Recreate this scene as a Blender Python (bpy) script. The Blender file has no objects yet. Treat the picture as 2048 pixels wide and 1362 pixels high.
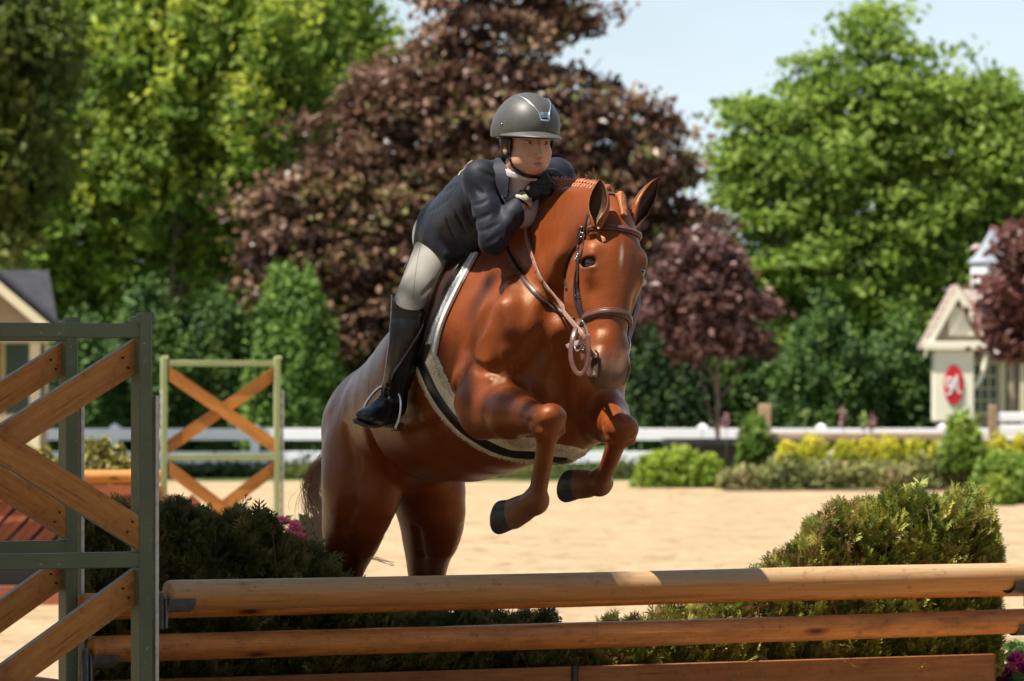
import bpy, bmesh, math, random
import numpy as np
from mathutils import Vector, Matrix

# ---------------------------------------------------------------- camera, world, sun, exposure
R = math.radians
FOC = 10240.0        # focal length in pixels of a 2048 px wide frame (180 mm on 36 mm)
CAMH = 1.65
HOR = 772.0
scene = bpy.context.scene
cam_data = bpy.data.cameras.new('camera')
cam = bpy.data.objects.new('camera', cam_data)
scene.collection.objects.link(cam)
cam.location = (0, 0, CAMH)
cam.rotation_euler = (R(90), 0, 0)
cam_data.lens = 180.0
cam_data.sensor_width = 36.0
cam_data.shift_y = (HOR - 681.0) / 2048.0
cam_data.clip_start = 0.5
cam_data.clip_end = 3000
cam_data.dof.use_dof = True
cam_data.dof.focus_distance = 16.5
cam_data.dof.aperture_fstop = 7.5
cam_data.dof.aperture_blades = 9
scene.camera = cam

SUN = np.array([-0.40, -0.22, 0.89]); SUN /= np.linalg.norm(SUN)
world = bpy.data.worlds.new('World'); scene.world = world
world.use_nodes = True
wn = world.node_tree
bg = wn.nodes['Background']
sky = wn.nodes.new('ShaderNodeTexSky')
sky.sky_type = 'NISHITA'
sky.sun_disc = False
sky.sun_elevation = math.asin(SUN[2])
sky.sun_rotation = math.atan2(SUN[0], SUN[1])
sky.air_density = 1.0
sky.dust_density = 1.0
sky.ozone_density = 1.2
# thin high cloud in front of the clear sky
_tc = wn.nodes.new('ShaderNodeTexCoord'); _mp = wn.nodes.new('ShaderNodeMapping'); _mp.inputs['Scale'].default_value = (1, 1, 3.2)
_cn = wn.nodes.new('ShaderNodeTexNoise'); _cn.inputs['Scale'].default_value = 2.6; _cn.inputs['Detail'].default_value = 7; _cn.inputs['Roughness'].default_value = .55
_cr = wn.nodes.new('ShaderNodeValToRGB'); _cr.color_ramp.elements[0].position = .30; _cr.color_ramp.elements[1].position = .72
_cr.color_ramp.elements[0].color = (.45, .45, .45, 1); _cr.color_ramp.elements[1].color = (1, 1, 1, 1)
_mx = wn.nodes.new('ShaderNodeMix'); _mx.data_type = 'RGBA'
wn.links.new(_tc.outputs['Generated'], _mp.inputs[0]); wn.links.new(_mp.outputs[0], _cn.inputs['Vector'])
wn.links.new(_cn.outputs['Fac'], _cr.inputs[0])
# the haze thins out towards the zenith, where the sky is a deeper blue
_sp = wn.nodes.new('ShaderNodeSeparateXYZ'); wn.links.new(_tc.outputs['Generated'], _sp.inputs[0])
_el = wn.nodes.new('ShaderNodeMapRange'); _el.inputs[1].default_value = 0.0; _el.inputs[2].default_value = .75; _el.inputs[3].default_value = 1.0; _el.inputs[4].default_value = .12
wn.links.new(_sp.outputs[2], _el.inputs[0])
_ml = wn.nodes.new('ShaderNodeMath'); _ml.operation = 'MULTIPLY'; wn.links.new(_cr.outputs[0], _ml.inputs[0]); wn.links.new(_el.outputs[0], _ml.inputs[1])
wn.links.new(_ml.outputs[0], _mx.inputs[0])
wn.links.new(sky.outputs[0], _mx.inputs[6]); _mx.inputs[7].default_value = (9.2, 10.8, 12.4, 1)
wn.links.new(_mx.outputs[2], bg.inputs[0])
bg.inputs[1].default_value = 0.058
sl = bpy.data.lights.new('sun', 'SUN')
sl.energy = 5.0
sl.angle = R(0.5)
sl.color = (1.0, 0.93, 0.82)
sun = bpy.data.objects.new('sun', sl)
scene.collection.objects.link(sun)
sun.rotation_euler = Vector(SUN).to_track_quat('Z', 'Y').to_euler()
scene.view_settings.view_transform = 'Standard'
scene.view_settings.look = 'None'
scene.view_settings.exposure = 0.90
scene.view_settings.gamma = 1.0
scene.view_settings.use_curve_mapping = False
scene.render.engine = 'CYCLES'
scene.cycles.use_denoising = True
scene.cycles.max_bounces = 6
scene.cycles.transparent_max_bounces = 8
scene.cycles.sample_clamp_indirect = 6

rng = np.random.default_rng(7)
random.seed(7)
COL = scene.collection

def W(px, py, d):
    "the world point at depth d on the line of sight of a point of the photograph"
    return np.array([(px - 1024.0) * d / FOC, d, CAMH + (HOR - py) * d / FOC])

def nrm(v):
    v = np.asarray(v, float)
    return v / max(np.linalg.norm(v), 1e-9)

# ---------------------------------------------------------------- object helpers
def tag(o, label=None, cat=None, group=None, kind=None):
    if label: o['label'] = label
    if cat: o['category'] = cat
    if group: o['group'] = group
    if kind: o['kind'] = kind
    return o

def empty(name, loc=(0, 0, 0), label=None, cat=None, group=None, rz=0.0):
    o = bpy.data.objects.new(name, None)
    o.empty_display_size = 0.2
    o.location = [float(a) for a in loc]
    o.rotation_euler = (0, 0, rz)
    COL.objects.link(o)
    return tag(o, label, cat, group)

def rootinv(p):
    m = Matrix.Identity(4)
    while p is not None:
        m = (Matrix.Translation(p.location) @ p.rotation_euler.to_matrix().to_4x4()) @ m
        p = p.parent
    return m.inverted()

def link(name, me, parent=None, local=False):
    "links a mesh whose coordinates are world coordinates (or the parent's own when local)"
    o = bpy.data.objects.new(name, me)
    if parent is not None and not local:
        me.transform(rootinv(parent))
    o.parent = parent
    COL.objects.link(o)
    return o

def mesh_np(name, V, F, mat=None, smooth=True, parent=None, local=False, cols=None):
    V = np.asarray(V, np.float32); F = np.asarray(F, np.int32)
    n = F.shape[1]
    me = bpy.data.meshes.new(name)
    me.vertices.add(len(V)); me.vertices.foreach_set('co', V.ravel())
    me.loops.add(F.size); me.loops.foreach_set('vertex_index', F.ravel())
    me.polygons.add(len(F))
    me.polygons.foreach_set('loop_start', np.arange(0, F.size, n, dtype=np.int32))
    me.polygons.foreach_set('loop_total', np.full(len(F), n, np.int32))
    me.polygons.foreach_set('use_smooth', np.full(len(F), smooth, bool))
    me.update(calc_edges=True)
    me.validate()
    if cols is not None:
        a = me.color_attributes.new('tint', 'FLOAT_COLOR', 'POINT')
        c = np.ones((len(V), 4), np.float32); c[:, :cols.shape[1]] = cols
        a.data.foreach_set('color', c.ravel())
    if mat: me.materials.append(mat)
    return link(name, me, parent, local)

class MB:
    "collects simple shapes (polygons of any size) into ONE mesh"
    def __init__(s): s.v = []; s.f = []; s.sm = []
    def add(s, V, F, smooth=False):
        b = len(s.v)
        s.v += [tuple(float(c) for c in v) for v in V]
        s.f += [tuple(int(i) + b for i in f) for f in F]
        s.sm += [smooth] * len(F)
        return s
    def box(s, c, X, Y, Z, hx, hy, hz, bev=0.0):
        c = np.asarray(c, float); X, Y, Z = nrm(X), nrm(Y), nrm(Z)
        if bev <= 0:
            V = [c + X*hx*a + Y*hy*b + Z*hz*d for d in (-1, 1) for b in (-1, 1) for a in (-1, 1)]
            F = [(0,2,3,1), (4,5,7,6), (0,1,5,4), (2,6,7,3), (0,4,6,2), (1,3,7,5)]
            return s.add(V, F)
        bm = bmesh.new(); bmesh.ops.create_cube(bm, size=2)
        for v in bm.verts: v.co = Vector((v.co.x*hx, v.co.y*hy, v.co.z*hz))
        bmesh.ops.bevel(bm, geom=bm.edges[:], offset=bev, segments=1, affect='EDGES')
        bm.verts.index_update()
        V = [c + X*v.co.x + Y*v.co.y + Z*v.co.z for v in bm.verts]
        F = [[v.index for v in f.verts] for f in bm.faces]
        bm.free()
        return s.add(V, F)
    def tube(s, pts, rad, n=8, caps=True, flat=None, up=None):
        "tube along points; rad a number or list; flat=(w,t) makes a strap; up = list of normals"
        P = [np.asarray(p, float) for p in pts]; m = len(P)
        rad = [rad]*m if np.isscalar(rad) else list(rad)
        V = []; F = []
        prev = None
        for i in range(m):
            t = nrm(P[min(i+1, m-1)] - P[max(i-1, 0)])
            if up is not None: u = np.asarray(up[i], float)
            elif prev is not None: u = prev
            else: u = np.array([0, 0, 1.]) if abs(t[2]) < .9 else np.array([1., 0, 0])
            u = nrm(u - t*np.dot(u, t)); prev = u
            w = np.cross(t, u)
            for k in range(n):
                a = 2*math.pi*(k + .5)/n
                if flat is None: V.append(P[i] + rad[i]*(math.cos(a)*w + math.sin(a)*u))
                else:
                    ca, sa = math.cos(a), math.sin(a)
                    q = 0.45
                    ca = math.copysign(abs(ca)**q, ca); sa = math.copysign(abs(sa)**q, sa)
                    V.append(P[i] + rad[i]*(flat[0]*ca*w + flat[1]*sa*u))
        for i in range(m-1):
            for k in range(n):
                a = i*n + k; b = i*n + (k+1) % n
                F.append((a, b, b+n, a+n))
        if caps:
            F.append(tuple(range(n-1, -1, -1))); F.append(tuple((m-1)*n + k for k in range(n)))
        return s.add(V, F, True)
    def prism(s, poly, ext):
        "polygon (3-D points) pushed along ext"
        P = [np.asarray(p, float) for p in poly]; n = len(P); e = np.asarray(ext, float)
        nn = sum((np.cross(P[i]-P[0], P[(i+1) % n]-P[0]) for i in range(n)), np.zeros(3))
        if np.dot(nn, e) > 0: P = P[::-1]
        V = P + [p + e for p in P]
        F = [tuple(range(n)), tuple(range(2*n-1, n-1, -1))] + [(i, i+n, (i+1) % n + n, (i+1) % n) for i in range(n)]
        return s.add(V, F)
    def quad(s, a, b, c, d): return s.add([a, b, c, d], [(0, 1, 2, 3)])
    def build(s, name, mat=None, parent=None, local=False, auto=None):
        me = bpy.data.meshes.new(name)
        me.from_pydata(s.v, [], s.f)
        me.polygons.foreach_set('use_smooth', s.sm)
        me.update()
        if auto: me.set_sharp_from_angle(angle=R(auto))
        if mat: me.materials.append(mat)
        return link(name, me, parent, local)

def copy_tree(o, parent=None):
    c = o.copy(); COL.objects.link(c); c.parent = parent
    for ch in list(o.children): copy_tree(ch, c)
    return c

def catmull(P, n):
    P = [np.asarray(p, float) for p in P]
    out = []
    for i in range(len(P)-1):
        a = P[i-1] if i > 0 else 2*P[i]-P[i+1]; b = P[i]; c = P[i+1]
        d = P[i+2] if i+2 < len(P) else 2*P[i+1]-P[i]
        for k in range(n):
            t = k/n
            out.append(.5*((2*b) + (c-a)*t + (2*a-5*b+4*c-d)*t*t + (-a+3*b-3*c+d)*t**3))
    out.append(P[-1])
    return out

# ---------------------------------------------------------------- materials
def srgb(r, g, b):
    f = lambda c: (c/255/12.92) if c/255 <= .04045 else ((c/255+.055)/1.055)**2.4
    return (f(r), f(g), f(b), 1)

class NT:
    def __init__(s, name, rough=.6, spec=.5):
        s.m = bpy.data.materials.new(name); s.m.use_nodes = True
        s.t = s.m.node_tree; s.n = s.t.nodes; s.l = s.t.links
        s.b = s.n['Principled BSDF']
        s.b.inputs['Roughness'].default_value = rough
        s.b.inputs['Specular IOR Level'].default_value = spec
        s.tc = s.n.new('ShaderNodeTexCoord')
    def node(s, t, **kw):
        n = s.n.new(t)
        for k, v in kw.items():
            if k.startswith('i_'):
                k = k[2:]; k = int(k) if k.isdigit() else k.replace('_', ' ')
                if isinstance(v, bpy.types.NodeSocket): s.l.new(v, n.inputs[k])
                else: n.inputs[k].default_value = v
            else: setattr(n, k, v)
        return n
    def coord(s, scale=(1, 1, 1), rot=(0, 0, 0), kind='Object'):
        m = s.node('ShaderNodeMapping'); m.inputs['Scale'].default_value = scale
        m.inputs['Rotation'].default_value = rot
        s.l.new(s.tc.outputs[kind], m.inputs[0]); return m.outputs[0]
    def noise(s, vec, scale, detail=4, rough=.55, dist=0):
        n = s.node('ShaderNodeTexNoise', i_Scale=scale, i_Detail=detail, i_Roughness=rough, i_Distortion=dist)
        s.l.new(vec, n.inputs['Vector']); return n.outputs['Fac']
    def ramp(s, fac, stops):
        n = s.node('ShaderNodeValToRGB'); s.l.new(fac, n.inputs[0])
        e = n.color_ramp.elements
        while len(e) < len(stops): e.new(.5)
        for x, (p, c) in zip(e, stops):
            x.position = p; x.color = c if len(c) == 4 else (*c, 1)
        return n.outputs[0]
    def mix(s, fac, a, b, mode='MIX'):
        n = s.node('ShaderNodeMix', data_type='RGBA', blend_type=mode)
        for i, v in ((0, fac), (6, a), (7, b)):
            if isinstance(v, bpy.types.NodeSocket): s.l.new(v, n.inputs[i])
            else: n.inputs[i].default_value = v
        return n.outputs[2]
    def math(s, op, a, b=0.0, clamp=False):
        n = s.node('ShaderNodeMath', operation=op, use_clamp=clamp)
        for i, v in ((0, a), (1, b)):
            if isinstance(v, bpy.types.NodeSocket): s.l.new(v, n.inputs[i])
            else: n.inputs[i].default_value = v
        return n.outputs[0]
    def col(s, c):
        if isinstance(c, bpy.types.NodeSocket): s.l.new(c, s.b.inputs['Base Color'])
        else: s.b.inputs['Base Color'].default_value = c
        return s
    def bump(s, h, strength=.3, dist=.002):
        n = s.node('ShaderNodeBump', i_Strength=strength, i_Distance=dist)
        s.l.new(h, n.inputs['Height']); s.l.new(n.outputs[0], s.b.inputs['Normal']); return s
    def set(s, k, v):
        if isinstance(v, bpy.types.NodeSocket): s.l.new(v, s.b.inputs[k])
        else: s.b.inputs[k].default_value = v
        return s
    def attr(s, name='tint'):
        return s.node('ShaderNodeAttribute', attribute_name=name).outputs['Color']

def plain(name, c, rough=.6, spec=.5, metal=0.0, nscale=40., namp=.12, bump=0.0, bdist=.001):
    t = NT(name, rough, spec)
    v = t.coord()
    f = t.noise(v, nscale, 5)
    lo = tuple(max(0, x*(1-namp)) for x in c[:3]) + (1,); hi = tuple(min(1, x*(1+namp)) for x in c[:3]) + (1,)
    t.col(t.ramp(f, [(.3, lo), (.7, hi)]))
    t.set('Metallic', metal)
    if bump: t.bump(f, bump, bdist)
    return t.m

def wood(name, c1, c2, c3, axis=(1, 0, 0), scale=1.0, rough=.55, knots=True, grey=.0, edge=None):
    "grain runs along the object's own local X unless the pieces carry their own frame"
    t = NT(name, rough, .35)
    v = t.coord((scale*1.6, scale*30, scale*30))
    n1 = t.noise(v, 1.6, 8, .68, .9)
    nc = t.noise(t.coord((scale*2.2, scale*55, scale*55)), 1.9, 3, .6, .5)
    v2 = t.coord((scale*.9, scale*3, scale*3))
    n2 = t.noise(v2, 1.7, 4, .5, .3)
    base = t.ramp(n1, [(.25, c1), (.5, c2), (.75, c3)])
    dark = t.ramp(n2, [(.3, (.62, .55, .5, 1)), (.62, (1.08, 1.05, 1.0, 1))])
    c = t.mix(1.0, base, dark, 'MULTIPLY')
    c = t.mix(1.0, c, t.ramp(nc, [(.30, (.35, .28, .22, 1)), (.36, (1, 1, 1, 1))]), 'MULTIPLY')
    c = t.mix(1.0, c, t.ramp(t.noise(t.coord((scale*14, scale*14, scale*14)), 2.2, 6, .75), [(.30, (.62, .56, .5, 1)), (.45, (1, 1, 1, 1)), (.72, (1.12, 1.1, 1.05, 1))]), 'MULTIPLY')
    if knots:
        vo = t.node('ShaderNodeTexVoronoi', i_Scale=1.0); t.l.new(t.coord((scale*3.2, scale*9, scale*9)), vo.inputs['Vector'])
        k = t.ramp(vo.outputs['Distance'], [(.04, (.12, .06, .03, 1)), (.085, (.42, .3, .2, 1)), (.17, (1, 1, 1, 1))])
        c = t.mix(1.0, c, k, 'MULTIPLY')
    if grey:
        n3 = t.noise(t.coord((scale*1.5, scale*6, scale*6)), 2.3, 6, .65)
        g = t.math('MULTIPLY', t.ramp(n3, [(.45, (0, 0, 0, 1)), (.66, (1, 1, 1, 1))]), grey)
        c = t.mix(g, c, srgb(170, 150, 120))
    if edge:      # the sawn long edges have weathered to grey
        sx = t.node('ShaderNodeSeparateXYZ'); t.l.new(t.tc.outputs['Object'], sx.inputs[0])
        ay = t.math('ABSOLUTE', sx.outputs[1]); e_ = t.math('GREATER_THAN', t.math('ADD', ay, t.math('MULTIPLY', n2, .004)), edge)
        c = t.mix(t.math('MULTIPLY', e_, .85), c, t.ramp(n1, [(.3, (.16, .15, .14)), (.7, (.30, .29, .27))]))
    t.col(c)
    t.bump(n1, .35, .0015)
    return t.m

# ---------------------------------------------------------------- implicit-surface modelling
class Body:
    "a solid made of softly joined ellipsoids, cones and cuts; turned into one continuous mesh"
    def __init__(s): s.p = []
    def _add(s, fn, lo, hi, k, op): s.p.append((fn, np.asarray(lo)-k-.02, np.asarray(hi)+k+.02, k, op)); return s
    def ell(s, c, r, fr=None, k=.03, op='u'):
        c = np.asarray(c, float); r = np.asarray(r, float)
        M = np.eye(3) if fr is None else np.asarray([nrm(a) for a in fr])
        def fn(P):
            q = (P - c) @ M.T
            k0 = np.sqrt(((q/r)**2).sum(-1)) + 1e-9; k1 = np.sqrt(((q/(r*r))**2).sum(-1)) + 1e-9
            return k0*(k0-1)/k1
        e = np.sqrt(((M*r[:, None])**2).sum(0))
        return s._add(fn, c-e, c+e, k, op)
    def cone(s, A, B, ra, rb, k=.02, op='u'):
        A = np.asarray(A, float); B = np.asarray(B, float); d = B-A; L = max(d@d, 1e-12)
        def fn(P):
            t = np.clip(((P-A)@d)/L, 0, 1)
            return np.sqrt((((P-A) - t[..., None]*d)**2).sum(-1)) - (ra + (rb-ra)*t)
        m = max(ra, rb)
        return s._add(fn, np.minimum(A, B)-m, np.maximum(A, B)+m, k, op)
    def econe(s, A, B, up, a, b, k=.03, op='u'):
        "elliptical cone: a=(half width, half height) at A, b at B; height along up"
        A = np.asarray(A, float); B = np.asarray(B, float); d = B-A; L = max(d@d, 1e-12); ax = d/math.sqrt(L)
        u = nrm(np.asarray(up, float) - ax*np.dot(up, ax)); w = np.cross(ax, u)
        def fn(P):
            q = P-A; t = np.clip((q@d)/L, 0, 1)
            q = q - t[..., None]*d
            rw = a[0]+(b[0]-a[0])*t; rh = a[1]+(b[1]-a[1])*t; ra = np.minimum(rw, rh)
            x = q@w; y = q@u; z = q@ax
            k0 = np.sqrt((x/rw)**2+(y/rh)**2+(z/ra)**2)+1e-9
            k1 = np.sqrt((x/rw**2)**2+(y/rh**2)**2+(z/ra**2)**2)+1e-9
            return k0*(k0-1)/k1
        m = max(*a, *b)
        return s._add(fn, np.minimum(A, B)-m, np.maximum(A, B)+m, k, op)
    def loft(s, S, n=3, k=.03, up=None):
        "S = [(point, up, half width, half height)]"
        Q = catmull([np.concatenate([p, u, [w, h]]) for p, u, w, h in S], n)
        for a, b in zip(Q[:-1], Q[1:]):
            s.econe(a[:3], b[:3], (a[3:6]+b[3:6])/2, (max(a[6], .003), max(a[7], .003)), (max(b[6], .003), max(b[7], .003)), k)
        return s
    @staticmethod
    def _comb(F, d, k, op):
        if op == 'u':
            h = np.maximum(k-np.abs(F-d), 0)/k; return np.minimum(F, d)-h*h*k*.25
        if op == 's':
            d = -d; h = np.maximum(k-np.abs(F-d), 0)/k; return np.maximum(F, d)+h*h*k*.25
        if op == 'i':
            h = np.maximum(k-np.abs(F-d), 0)/k; return np.maximum(F, d)+h*h*k*.25
    def ev(s, P):
        P = np.asarray(P, float); F = np.full(P.shape[:-1], 1.0)
        for fn, lo, hi, k, op in s.p: F = s._comb(F, fn(P), k, op)
        return F
    def grad(s, P, e=.004):
        P = np.asarray(P, float)
        g = np.stack([s.ev(P+e*np.eye(3)[i])-s.ev(P-e*np.eye(3)[i]) for i in range(3)], -1)
        return g/np.maximum(np.linalg.norm(g, axis=-1, keepdims=True), 1e-9)
    def hit(s, O, D, t0=0.0, t1=4.0, off=0.0):
        "first point of each ray on the surface (pushed out by off), and the normals"
        O = np.atleast_2d(O).astype(float); D = np.atleast_2d(D).astype(float)
        D = D/np.linalg.norm(D, axis=1, keepdims=True)
        t = np.full(len(D), t0)
        best = np.full(len(D), 9.); bt = t.copy()
        for _ in range(90):
            d = s.ev(O+t[:, None]*D)-off
            m = np.abs(d) < best; best = np.where(m, np.abs(d), best); bt = np.where(m, t, bt)
            t = np.minimum(t + np.clip(d*.7, -.02, .08), t1)
        P = O+bt[:, None]*D
        return P, s.grad(P)
    def pix(s, pts, off=0.0, d0=15.3):
        "photograph points dropped onto the surface along the line of sight"
        pts = np.asarray(pts, float)
        A = np.array([W(x, y, d0) for x, y in pts]); D = A-np.array([0, 0, CAMH])
        return s.hit(A, D, off=off)
    def mesh(s, h, lo=None, hi=None, pad=2):
        lo = np.min([p[1] for p in s.p if p[4] == 'u'], 0) if lo is None else np.asarray(lo, float)
        hi = np.max([p[2] for p in s.p if p[4] == 'u'], 0) if hi is None else np.asarray(hi, float)
        b = 8; nb = np.ceil((hi-lo)/(h*b)).astype(int)+1
        br = h*b*math.sqrt(3)/2
        I = np.stack(np.meshgrid(*[np.arange(n) for n in nb], indexing='ij'), -1).reshape(-1, 3)
        C = lo+(I+.5)*b*h
        def evs(C, off, rad):
            F = np.full((len(C), len(off)), 1.0)
            for fn, l, u, k, op in s.p:
                sel = np.nonzero(((C > l-rad) & (C < u+rad)).all(1))[0]
                if len(sel): F[sel] = s._comb(F[sel], fn(C[sel][:, None, :]+off[None]), k, op)
            return F
        Fc = evs(C, np.zeros((1, 3)), br)[:, 0]
        act = np.abs(Fc) < br*1.6
        N = nb*b
        D = np.ones(tuple(N), np.float32)
        blk = D.reshape(nb[0], b, nb[1], b, nb[2], b)
        Ii = I[(~act) & (Fc < 0)]
        blk[Ii[:, 0], :, Ii[:, 1], :, Ii[:, 2], :] = -1
        Ia = I[act]
        off = (np.stack(np.meshgrid(*[np.arange(b)]*3, indexing='ij'), -1).reshape(-1, 3)-b/2)*h
        Ca = C[act]
        for i in range(0, len(Ia), 3000):
            F = evs(Ca[i:i+3000], off, br)
            J = Ia[i:i+3000]
            blk[J[:, 0], :, J[:, 1], :, J[:, 2], :] = F.reshape(-1, b, b, b)
        ins = D < 0
        c = np.zeros(tuple(N-1), np.uint8)
        for dx in (0, 1):
            for dy in (0, 1):
                for dz in (0, 1):
                    c += ins[dx:N[0]-1+dx, dy:N[1]-1+dy, dz:N[2]-1+dz]
        m = (c > 0) & (c < 8)
        cells = np.argwhere(m)
        idx = np.full(tuple(N-1), -1, np.int32); idx[m] = np.arange(len(cells))
        cor = np.array([(x, y, z) for x in (0, 1) for y in (0, 1) for z in (0, 1)])
        vals = np.stack([D[cells[:, 0]+a, cells[:, 1]+bb, cells[:, 2]+cc] for a, bb, cc in cor], 1)
        acc = np.zeros((len(cells), 3)); cnt = np.zeros(len(cells))
        for i in range(8):
            for j in range(i+1, 8):
                if np.abs(cor[i]-cor[j]).sum() != 1: continue
                a, bb = vals[:, i], vals[:, j]
                cr = (a < 0) != (bb < 0)
                t = np.where(cr, a/np.where(cr, a-bb, 1), 0)
                acc += np.where(cr[:, None], cor[i]+t[:, None]*(cor[j]-cor[i]), 0); cnt += cr
        V = lo+(cells+acc/cnt[:, None])*h
        quads = []
        for ax in range(3):
            o1, o2 = [(1, 2), (2, 0), (0, 1)][ax]
            sl0 = [slice(None)]*3; sl1 = [slice(None)]*3
            sl0[ax] = slice(0, -1); sl1[ax] = slice(1, None)
            e = np.argwhere(ins[tuple(sl0)] != ins[tuple(sl1)])
            e = e[(e[:, o1] > 0) & (e[:, o2] > 0) & (e[:, o1] < N[o1]-1) & (e[:, o2] < N[o2]-1)]
            u = np.zeros(3, int); u[o1] = 1; v = np.zeros(3, int); v[o2] = 1
            g = lambda q: idx[q[:, 0], q[:, 1], q[:, 2]]
            Q = np.stack([g(e-u-v), g(e-v), g(e), g(e-u)], 1)
            fl = ~ins[e[:, 0], e[:, 1], e[:, 2]]
            Q[fl] = Q[fl][:, ::-1]
            quads.append(Q)
        Q = np.concatenate(quads); Q = Q[(Q >= 0).all(1)]
        return V, Q

from mathutils.bvhtree import BVHTree
class Skin:
    "a finished surface that other things can be laid on"
    def __init__(s, V, Q):
        s.t = BVHTree.FromPolygons([tuple(v) for v in V.tolist()], [tuple(q) for q in Q.tolist()])
        fn = np.cross(V[Q[:, 2]]-V[Q[:, 0]], V[Q[:, 3]]-V[Q[:, 1]])
        vn = np.zeros_like(V)
        for k in range(4): np.add.at(vn, Q[:, k], fn)
        vn /= np.maximum(np.linalg.norm(vn, axis=1, keepdims=True), 1e-12)
        s.fn = (vn[Q].sum(1)); s.fn /= np.maximum(np.linalg.norm(s.fn, axis=1, keepdims=True), 1e-12)
    def hit(s, O, D, t0=0.0, t1=5.0, off=0.0):
        O = np.atleast_2d(O).astype(float); D = np.atleast_2d(D).astype(float)
        D = D/np.linalg.norm(D, axis=1, keepdims=True)
        if len(O) == 1 and len(D) > 1: O = np.repeat(O, len(D), 0)
        if len(D) == 1 and len(O) > 1: D = np.repeat(D, len(O), 0)
        P = []; N = []
        for o, d in zip(O, D):
            l, n, i, dd = s.t.ray_cast(Vector(o+d*t0), Vector(d), t1)
            if l is None:
                best = None
                for k in range(40):
                    q = o+d*(t0+(t1-t0)*(k+.5)/40); r = s.t.find_nearest(Vector(q))
                    if best is None or r[3] < best[3]: best = r
                l, n, i, dd = best
            nn = s.fn[i]; P.append(np.array(l)+nn*off); N.append(nn)
        return np.array(P), np.array(N)
    def pix(s, pts, off=0.0, d0=15.3):
        pts = np.asarray(pts, float)
        A = np.array([W(x, y, d0) for x, y in pts])
        return s.hit(A, A-np.array([0, 0, CAMH]), off=off)
    def near(s, P):
        r = [s.t.find_nearest(Vector(p)) for p in np.atleast_2d(P)]
        return np.array([np.array(a[0]) for a in r]), np.array([s.fn[a[2]] for a in r])
    def grad(s, P): return s.near(P)[1]
# ================================================================ ground
def ground_mat():
    t = NT('arena_sand', .95, .1)
    v = t.coord()
    n1 = t.noise(v, .55, 5, .6, .3); n2 = t.noise(v, 9.0, 6, .7); n3 = t.noise(v, 70., 3, .6)
    c = t.ramp(n1, [(.3, (.39, .285, .168)), (.5, (.45, .335, .203)), (.72, (.50, .38, .238))])
    n4 = t.noise(t.coord((1, .45, 1)), 3.2, 6, .72, .4)
    c = t.mix(1.0, c, t.ramp(n4, [(.36, (.66, .62, .58, 1)), (.48, (1, 1, 1, 1)), (.7, (1.1, 1.09, 1.07, 1))]), 'MULTIPLY')
    c = t.mix(1.0, c, t.ramp(n2, [(.3, (.70, .67, .63, 1)), (.52, (1, 1, 1, 1)), (.75, (1.1, 1.1, 1.1, 1))]), 'MULTIPLY')
    t.col(c)
    h = t.math('ADD', n2, t.math('MULTIPLY', n3, .35))
    t.bump(h, .9, .05); return t.m
sandm = ground_mat()
grassm = NT('lawn', .9, .15); _n = grassm.noise(grassm.coord(), 1.4, 6, .65)
grassm.col(grassm.ramp(_n, [(.3, (.045, .085, .018)), (.7, (.11, .15, .04))])); grassm.bump(_n, .8, .08)
def sheet(name, x0, x1, y0, y1, z, mat, nx=2, ny=2, amp=0.0):
    xs = np.linspace(x0, x1, nx); ys = np.linspace(y0, y1, ny)
    V = [(x, y, z+(amp*math.sin(x*1.7+y*.9)*math.sin(y*2.3-x*.6) if amp else 0)) for y in ys for x in xs]
    F = [(j*nx+i, j*nx+i+1, (j+1)*nx+i+1, (j+1)*nx+i) for j in range(ny-1) for i in range(nx-1)]
    o = mesh_np(name, V, F, mat, True); tag(o, kind='structure'); return o
sheet('lawn', -900, 900, -200, 2200, -.03, grassm.m)
sheet('arena_sand', -60, 60, -20, 92.0, 0, sandm, 241, 225, .006)

# ================================================================ foliage
def leafmat(name, trans=.35, rough=.5):
    t = NT(name, rough, .35)
    a = t.attr(); t.col(a)
    tr = t.node('ShaderNodeBsdfTranslucent'); t.l.new(a, tr.inputs[0])
    mx = t.node('ShaderNodeMixShader'); mx.inputs[0].default_value = trans
    t.l.new(t.b.outputs[0], mx.inputs[1]); t.l.new(tr.outputs[0], mx.inputs[2])
    out = t.n['Material Output']; t.l.new(mx.outputs[0], out.inputs[0]); return t.m
leaf_green = leafmat('green_leaves', .6); leaf_red = leafmat('bronze_leaves', .25, .38)
leaf_hedge = leafmat('cypress_leaves', .15, .6)
bark = plain('bark', (.16, .12, .09), .9, .2, nscale=9, namp=.4, bump=.8, bdist=.03)

def leaves(C, size, colr, n_bias=(-.30, -.35, .55), stretch=1.6, fold=.15, g=None):
    "kite-shaped leaves at points C with colours colr"
    g = g or rng; n = len(C)
    N = g.normal(0, 1, (n, 3))+np.asarray(n_bias); N /= np.linalg.norm(N, axis=1, keepdims=True)
    A = np.cross(N, g.normal(0, 1, (n, 3))); A /= np.linalg.norm(A, axis=1, keepdims=True)
    Bt = np.cross(N, A)
    s = (np.asarray(size)*g.uniform(.7, 1.3, n))[:, None]
    V = np.stack([C-A*s*.5*stretch, C+Bt*s*.5+N*s*fold, C+A*s*.5*stretch, C-Bt*s*.5+N*s*fold], 1).reshape(-1, 3)
    F = np.arange(4*n).reshape(n, 4)
    return V, F, np.repeat(colr, 4, 0)

def ballpts(n, g, shell=.0):
    d = g.normal(0, 1, (n, 3)); d /= np.linalg.norm(d, axis=1, keepdims=True)
    r = g.uniform(shell**3, 1, n)**(1/3); return d*r[:, None]

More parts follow.
